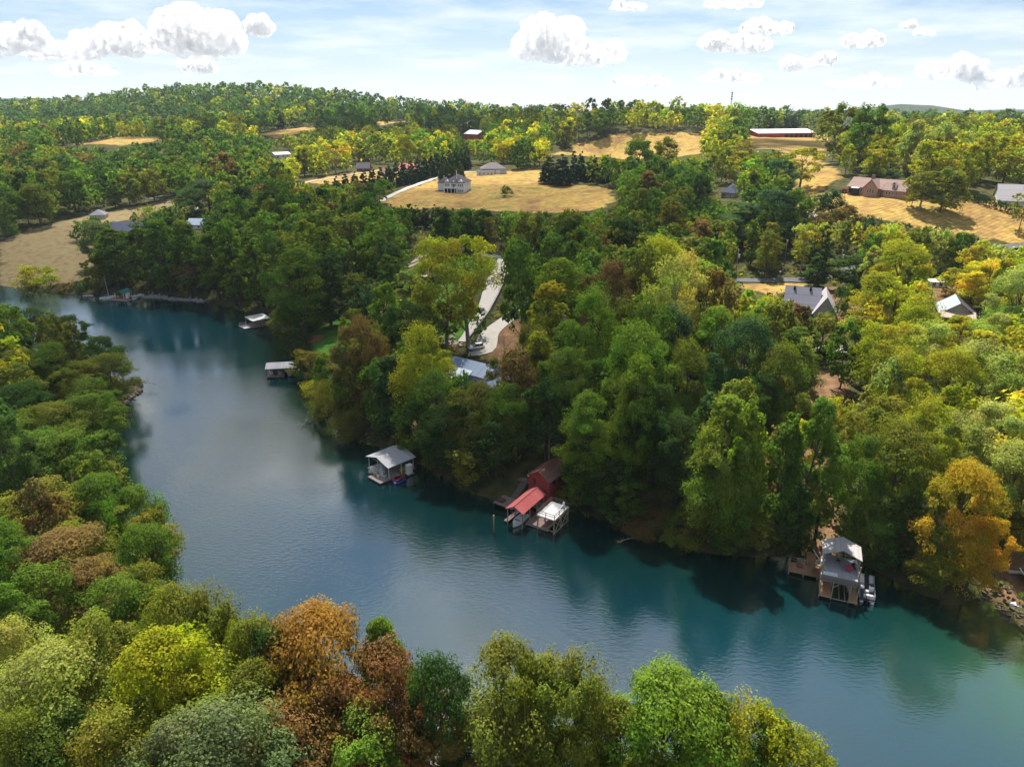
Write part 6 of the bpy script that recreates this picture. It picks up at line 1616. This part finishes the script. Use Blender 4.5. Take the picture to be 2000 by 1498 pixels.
# boat and gear by the grey slope house
p_ = hit(1622, 694)[0]
t_ = thing('storage_shelter', 'low shelter with a white sheet roof on the slope below the grey house', 'shelter', (p_.x, p_.y, p_.z - .3), R(-12))
MB().slab([(-4.0, -1.8, 1.9), (4.0, -1.8, 1.9), (4.0, 1.8, 2.5), (-4.0, 1.8, 2.5)], .1).build('roof', mat('white_sheet', (.70, .68, .67), .5), t_)
for x in (-3.7, 0, 3.7):
    for y in (-1.6, 1.6): MB().box(x - .07, x + .07, y - .07, y + .07, -1.5, 2.1).build('post', DTIMBER, t_)
MB().box(-3.9, 3.9, 1.55, 1.65, -1, 2.3).build('back_wall', TIMBER, t_)
p_ = hit(1634, 683)[0]
k_ = thing('kayak', 'orange kayak lying behind the white-roofed shelter on the slope', 'kayak', (p_.x, p_.y + 1, p_.z + 2.2), R(-10)); hull(MB(), 3.8, .8, .4, -.1, bow=.5).build('hull', mat('kayak_orange', (.62, .27, .03), .4), k_); MB().tube((0, 0, .25), (0, 0, .3), .24, n=12).build('cockpit_rim', BLACK, k_)
p_ = hit(1566, 690)[0]
runabout('white boat with a blue cover parked under trees on the slope', (p_.x, p_.y, p_.z + .6), R(172), 5.0, 2.0, BOATW, mat('blue_cover', (.05, .08, .25), .7))

# retaining wall by the concrete drive
def low_wall(name, label, pts, h, th, m):
    q = [hit(*p)[0] for p in pts]; t = thing(name, label, 'wall', q[0]); b = MB()
    for a, c in zip(q[:-1], q[1:]):
        a2, c2 = a - q[0], c - q[0]; n = Vector((-(c2 - a2).y, (c2 - a2).x, 0)).normalized() * th / 2
        b.slab([a2 - n + Vector((0, 0, h)), c2 - n + Vector((0, 0, h)), c2 + n + Vector((0, 0, h)), a2 + n + Vector((0, 0, h))], h + .6)
    b.build('stone_face', m, t)
STONE = mat('wall_stone', (.30, .28, .27), .9, var=.3, scale=1.6, bump=.5)
low_wall('stone_wall', 'grey stone retaining wall along the lower side of the concrete drive', [(985, 552), (972, 580), (955, 612), (935, 640), (915, 665)], 1.1, .5, STONE)
low_wall('stone_wall', 'curved pale stone edging beside the gravel path on the lawn', [(832, 490), (828, 502), (815, 512), (795, 520)], .6, .5, mat('pale_stone', (.38, .34, .30), .9, var=.25))

# poles, wires, tower, fence, mailboxes
def pole_px(label, px, base, top, **k):
    g = hit(px, base)[0]; b = (top - 749) / FPX; s = (SP + b * CP) / (CP - b * SP)
    h = max(CAM_H - g.y * s - g.z, 6); utility_pole(label, g, h, R(k.pop('rz', 80)), **k); return g + Vector((0, 0, h - .3))
w1 = pole_px('pole with a round transformer where the road meets the slope', 1436, 546, 486, transformer=True)
w2 = pole_px('plain utility pole standing in the dark trees above the road', 1531, 520, 468, arms=1)
w3 = pole_px('pole with a white transformer above the grey slope house', 1638, 540, 487, transformer=True)
w4 = pole_px('slim utility pole by the road behind the golden trees', 1887, 530, 494)
w5 = pole_px('utility pole on the lawn path above the garden house', 826, 482, 440, arms=0)
w6 = pole_px('leaning pale utility pole at the western lane', 283, 392, 370, arms=0, tilt=(0, R(-12)))
w7 = pole_px('utility pole beside the gravel lane among the far trees', 573, 366, 338)
def wire(label, a, b, sag=1.2):
    o = thing('power_line', label, 'wire', a, 0); v = b - a; m = MB(); prev = Vector((0, 0, 0))
    for k in range(1, 15):
        f = k / 14; q = v * f - Vector((0, 0, 4 * sag * f * (1 - f))); m.tube(prev, q, .035, .035, 4, False); prev = q
    m.build('strand', BLACK, o)
wire('power line from the road pole to the pole above the grey house', w1, w3); wire('power line running on to the pole behind the golden trees', w3, w4, 1.5); wire('power line from the road pole off into the woods', w1, w1 + Vector((-70, 22, 3)), 1.5)
wire('lower telephone line between the two transformer poles', w1 - Vector((0, 0, 1.6)), w3 - Vector((0, 0, 1.6)), 1.4)

def tower():
    p = PD(1427, 214, 1500); t = thing('cell_tower', 'slim lattice cell tower standing on the skyline', 'tower', (p.x, p.y, p.z - 14)); h = PD(1427, 181, 1500).z - p.z + 14
    m = mat('tower_steel', (.16, .16, .17), .6, .5); b = MB(); n = 14
    for k in range(3):
        a = k * 2.094; b.tube((1.6 * math.cos(a), 1.6 * math.sin(a), 0), (.7 * math.cos(a), .7 * math.sin(a), h), .28, .24, 5)
    for i in range(n):
        z0, z1 = h * i / n, h * (i + 1) / n; r0, r1 = 1.6 - .9 * i / n, 1.6 - .9 * (i + 1) / n
        for k in range(3):
            a, c = k * 2.094, (k + 1) * 2.094; b.tube((r0 * math.cos(a), r0 * math.sin(a), z0), (r1 * math.cos(c), r1 * math.sin(c), z1), .12, .12, 4)
    b.build('mast', m, t)
    for f in (.72, .82, .91, .985): MB().tube((0, 0, h * f - .8), (0, 0, h * f + .8), 2.3, 2.3, 8).build('antenna_array', m, t)
tower()

def fence(label, pts, n, h=1.3):
    q = [hit(*p)[0] for p in pts]; t = thing('field_fence', label, 'fence', q[0]); m = mat('fence_wood', (.16, .12, .09), .9)
    seg = [(q[i + 1] - q[i]).length for i in range(len(q) - 1)]; tot = sum(seg); P_ = []
    for k in range(n + 1):
        d = tot * k / n; i = 0
        while i < len(seg) - 1 and d > seg[i]: d -= seg[i]; i += 1
        p = q[i] + (q[i + 1] - q[i]) * min(d / seg[i], 1); P_.append(Vector((p.x, p.y, gz(p))) - q[0])
    for p in P_: MB().box(p.x - .1, p.x + .1, p.y - .1, p.y + .1, p.z - .3, p.z + h).build('post', m, t)
    for a, b in zip(P_[:-1], P_[1:]):
        for z in (.45, .85, 1.2): MB().bar(a + Vector((0, 0, z)), b + Vector((0, 0, z)), .07, .12).build('rail', m, t)
fence('dark rail fence along the top of the golden hill field', [(1210, 264), (1250, 260.5), (1300, 259.5)], 26)
fence('dark rail fence crossing the field below the long red barn', [(1500, 290), (1530, 294), (1555, 300)], 14)
for px, py, l_ in ((1485, 541, 'white mailbox on a post by the asphalt road'), (1523, 538, 'pale marker post and box across the road from the mailbox')):
    g = hit(px, py)[0]; t_ = thing('mailbox', l_, 'mailbox', g, R(20))
    MB().box(-.07, .07, -.07, .07, 0, 1.1).build('post', TIMBER, t_); MB().tube((-.3, 0, 1.28), (.3, 0, 1.28), .2, n=12).build('box', WHITE, t_); MB().box(.1, .2, -.26, -.21, 1.2, 1.5).build('flag', mat('flag_red', (.5, .03, .03), .5), t_)
m_ = hit(616, 662)[0]
mb_ = MB(); ring = [(2.6 * math.cos(k / 20 * 6.283) * (1 + .08 * math.sin(k * 3)), 3.6 * math.sin(k / 20 * 6.283), 0) for k in range(20)]
ring = [(x, y, gz((m_.x + x, m_.y + y)) - m_.z + .1) for x, y, _ in ring]
mb_.slab(ring, .3); o_ = mb_.build('mulch_bed', mat('mulch', (.20, .085, .05), .95, var=.3, scale=3, bump=.5)); o_.location = m_; tag(o_, 'reddish mulch bed on the small lawn by the shore', 'mulch bed')
# ------------------------------------------------------------------ clouds and haze
def cloud_mat(name, dens):
    m = bpy.data.materials.new(name); m.use_nodes = True; n, l = m.node_tree.nodes, m.node_tree.links
    n.clear(); out = n.new('ShaderNodeOutputMaterial'); v = n.new('ShaderNodeVolumePrincipled')
    v.inputs['Color'].default_value = (.99, .99, 1, 1); v.inputs['Density'].default_value = dens; v.inputs['Anisotropy'].default_value = .45
    l.new(v.outputs[0], out.inputs['Volume'])
    return m

def cloud_vol(W,Hh):
    m = bpy.data.materials.new('cloud_vapour'); m.use_nodes = True; n, l = m.node_tree.nodes, m.node_tree.links
    n.clear(); out = n.new('ShaderNodeOutputMaterial'); v = n.new('ShaderNodeVolumePrincipled')
    v.inputs['Color'].default_value = (1, 1, 1, 1); v.inputs['Anisotropy'].default_value = .35
    tc = n.new('ShaderNodeTexCoord'); nz = n.new('ShaderNodeTexNoise'); nz.inputs['Scale'].default_value = 13.0/W; nz.inputs['Detail'].default_value = 4; nz.inputs['Roughness'].default_value=.58
    l.new(tc.outputs['Object'], nz.inputs['Vector'])
    r = n.new('ShaderNodeMapRange'); r.inputs[1].default_value = .46; r.inputs[2].default_value = .86; r.inputs[3].default_value = 0; r.inputs[4].default_value = 150.0/max(Hh,W*.5)
    l.new(nz.outputs[0], r.inputs[0]); l.new(r.outputs[0], v.inputs['Density'])
    l.new(v.outputs[0], out.inputs['Volume'])
    return m
_ico = bmesh.new(); bmesh.ops.create_icosphere(_ico, subdivisions=2, radius=1.0)
ICO_V = np.array([v.co[:] for v in _ico.verts]); ICO_F = np.array([[v.index for v in f.verts] for f in _ico.faces]); _ico.free()
CT = bpy.data.textures.new('cloud_lumps', 'CLOUDS'); CT.noise_depth = 4; CT.noise_scale = 1.0
def cloud(label, puffs, loc, m, size, lump=.10):
    """One cumulus: overlapping puffs (x, y, z, rx, ry, rz) fused into a single skin."""
    V = np.concatenate([ICO_V * np.array(p[3:]) + np.array(p[:3]) for p in puffs]); F = np.concatenate([ICO_F + len(ICO_V) * k for k in range(len(puffs))])
    o = link('cloud', np_mesh('cloud', V, F), m); o.location = loc
    r = o.modifiers.new('fuse', 'REMESH'); r.mode = 'VOXEL'; r.voxel_size = size / 64.0
    d = o.modifiers.new('lumps', 'DISPLACE'); tx = bpy.data.textures.new('cloud_lumps', 'CLOUDS'); tx.noise_depth = 5; tx.noise_scale = size * .16; d.texture = tx; d.texture_coords = 'GLOBAL'; d.strength = size * lump; d.mid_level = .5
    tag(o, label, 'cloud', 'fair-weather clouds')
    return o

g_ = np.random.default_rng(40)
for px, py, w, h, lb in [(28,72,150,64,'broad white cloud at the western edge of the sky'),(236,76,128,66,'single domed cloud above the wooded hill'),(385,62,150,90,'tallest heaped cloud high above the wooded hill'),(508,50,52,40,'small puff beside the tallest heaped cloud'),
                         (115,98,110,34,'low flat cloud under the domed cloud'),(392,126,64,32,'small grey-based cloud beneath the tallest heap'),(1072,72,110,100,'towering cloud above the golden hill field'),(1160,100,120,54,'lower shoulder of cloud beside the towering one'),
                         (1222,11,70,18,'thin flat cloud high over the golden hill field'),(1390,78,62,40,'ragged cloud left of the cell tower'),(1455,82,90,38,'ragged cloud above the cell tower'),(1492,52,90,30,'upper cloud over the long red barn'),(1688,74,82,34,'neat small cloud with a flat base'),
                         (1557,118,48,42,'block-shaped grey cloud over the long red barn'),(1606,114,62,26,'flat cloud beside the block-shaped one'),(1850,132,130,46,'wide cloud bank above the eastern woods'),(1945,150,110,44,'low cloud bank at the eastern edge of the sky'),
                         (1420,150,120,26,'faint cloud streak low above the red barn ridge'),(1250,158,110,22,'faint cloud streak low over the golden hill'),(1690,158,120,26,'faint cloud streak low over the eastern ridge'),(170,135,130,26,'faint cloud streak low over the western end of the hill'),(1776,47,26,20,'upper of two tiny puffs'),(1806,62,36,14,'lower of two tiny puffs'),(1430,4,130,16,'long cloud cut by the top of the picture')]:
    el = math.atan((749 - (py + h * .5)) / FPX) - PITCH
    d = 1130.0 / math.tan(max(el, R(2.2)))
    c = PD(px, py + h * .5, d); s = d / FPX
    W, Hh = w * s * 1.14, h * s * 1.14; puffs = []
    n = 7 + int(w / 16)
    for k in range(n):
        x = g_.uniform(-.42, .42); e = math.sqrt(max(.05, 1 - (x / .5) ** 2)); r = g_.uniform(.16, .30) * min(W, Hh * 1.6) * (.55 + .45 * e)
        puffs.append((x * W, g_.uniform(-.2, .2) * W, r * .6 + g_.uniform(0, .75) * max(Hh * e - r * 1.5, 0), r * 1.15, r, r * .9))
    puffs.append((0, 0, Hh * .16, W * .42, W * .25, Hh * .18))
    cloud(lb, puffs, c, cloud_vol(W, Hh), W, .13)
# the same cloud field carried on above the picture, seen mirrored in the lake
for az, el, W, Hh in [(-21, 19, 900, 420), (-33, 16, 800, 330), (-12, 13, 600, 260), (4, 24, 500, 200), (18, 15, 700, 300), (30, 22, 600, 240), (-6, 34, 520, 180), (-44, 26, 700, 300), (44, 14, 800, 300), (12, 40, 420, 150), (-65, 30, 700, 260), (70, 25, 700, 260), (130, 28, 800, 300), (-120, 24, 800, 300)]:
    d = 1130.0 / math.tan(R(el)); puffs = []
    for k in range(14):
        x = g_.uniform(-.42, .42); r = g_.uniform(.18, .30) * Hh * 1.5; puffs.append((x * W, g_.uniform(-.3, .3) * W, g_.uniform(.2, .8) * Hh, r * 1.2, r, r * .9))
    cloud('cumulus above the picture, seen only as a pale reflection in the lake', puffs, (d * math.sin(R(az)), d * math.cos(R(az)), 1200), cloud_vol(W, Hh), W, .13)
# the cloud over the valley, whose shadow lies on the middle of the lake and the wooded slope
ALT = 1000.0; off = SDIR * (ALT / SDIR.z)
puffs = []
for x, y, rx, ry in [(-60,175,95,72),(-150,255,130,100),(-10,270,95,95),(-60,350,120,70),(-280,310,130,110),(-230,215,90,50),(20,160,34,48),(-15,135,60,42),(55,330,45,60),(-400,360,110,90),(-5,425,110,36),(6,98,30,24)]:  # last puff added only to shade out a glint patch on the water
    puffs.append((x + 100, y - 250, g_.uniform(-10, 25), rx, ry, 55))
cloud('wide fair-weather cloud hanging over the valley and shading the lake', puffs, (off.x - 100, off.y + 250, ALT), cloud_mat('valley_cloud_air', .0075), 620, .07)

def haze():
    b = MB().box(-9600, 9600, -3300, 9600, -7, 330)
    m = bpy.data.materials.new('haze_air'); m.use_nodes = True; n, l = m.node_tree.nodes, m.node_tree.links
    n.clear(); out = n.new('ShaderNodeOutputMaterial'); v = n.new('ShaderNodeVolumePrincipled')
    v.inputs['Color'].default_value = (.72, .82, 1, 1); v.inputs['Density'].default_value = HAZE; v.inputs['Anisotropy'].default_value = .2
    l.new(v.outputs[0], out.inputs['Volume'])
    tag(b.build('haze', m), 'thin blue-white haze between the camera and the far hills', 'haze', kind='stuff')
HAZE = 0.00005
haze()
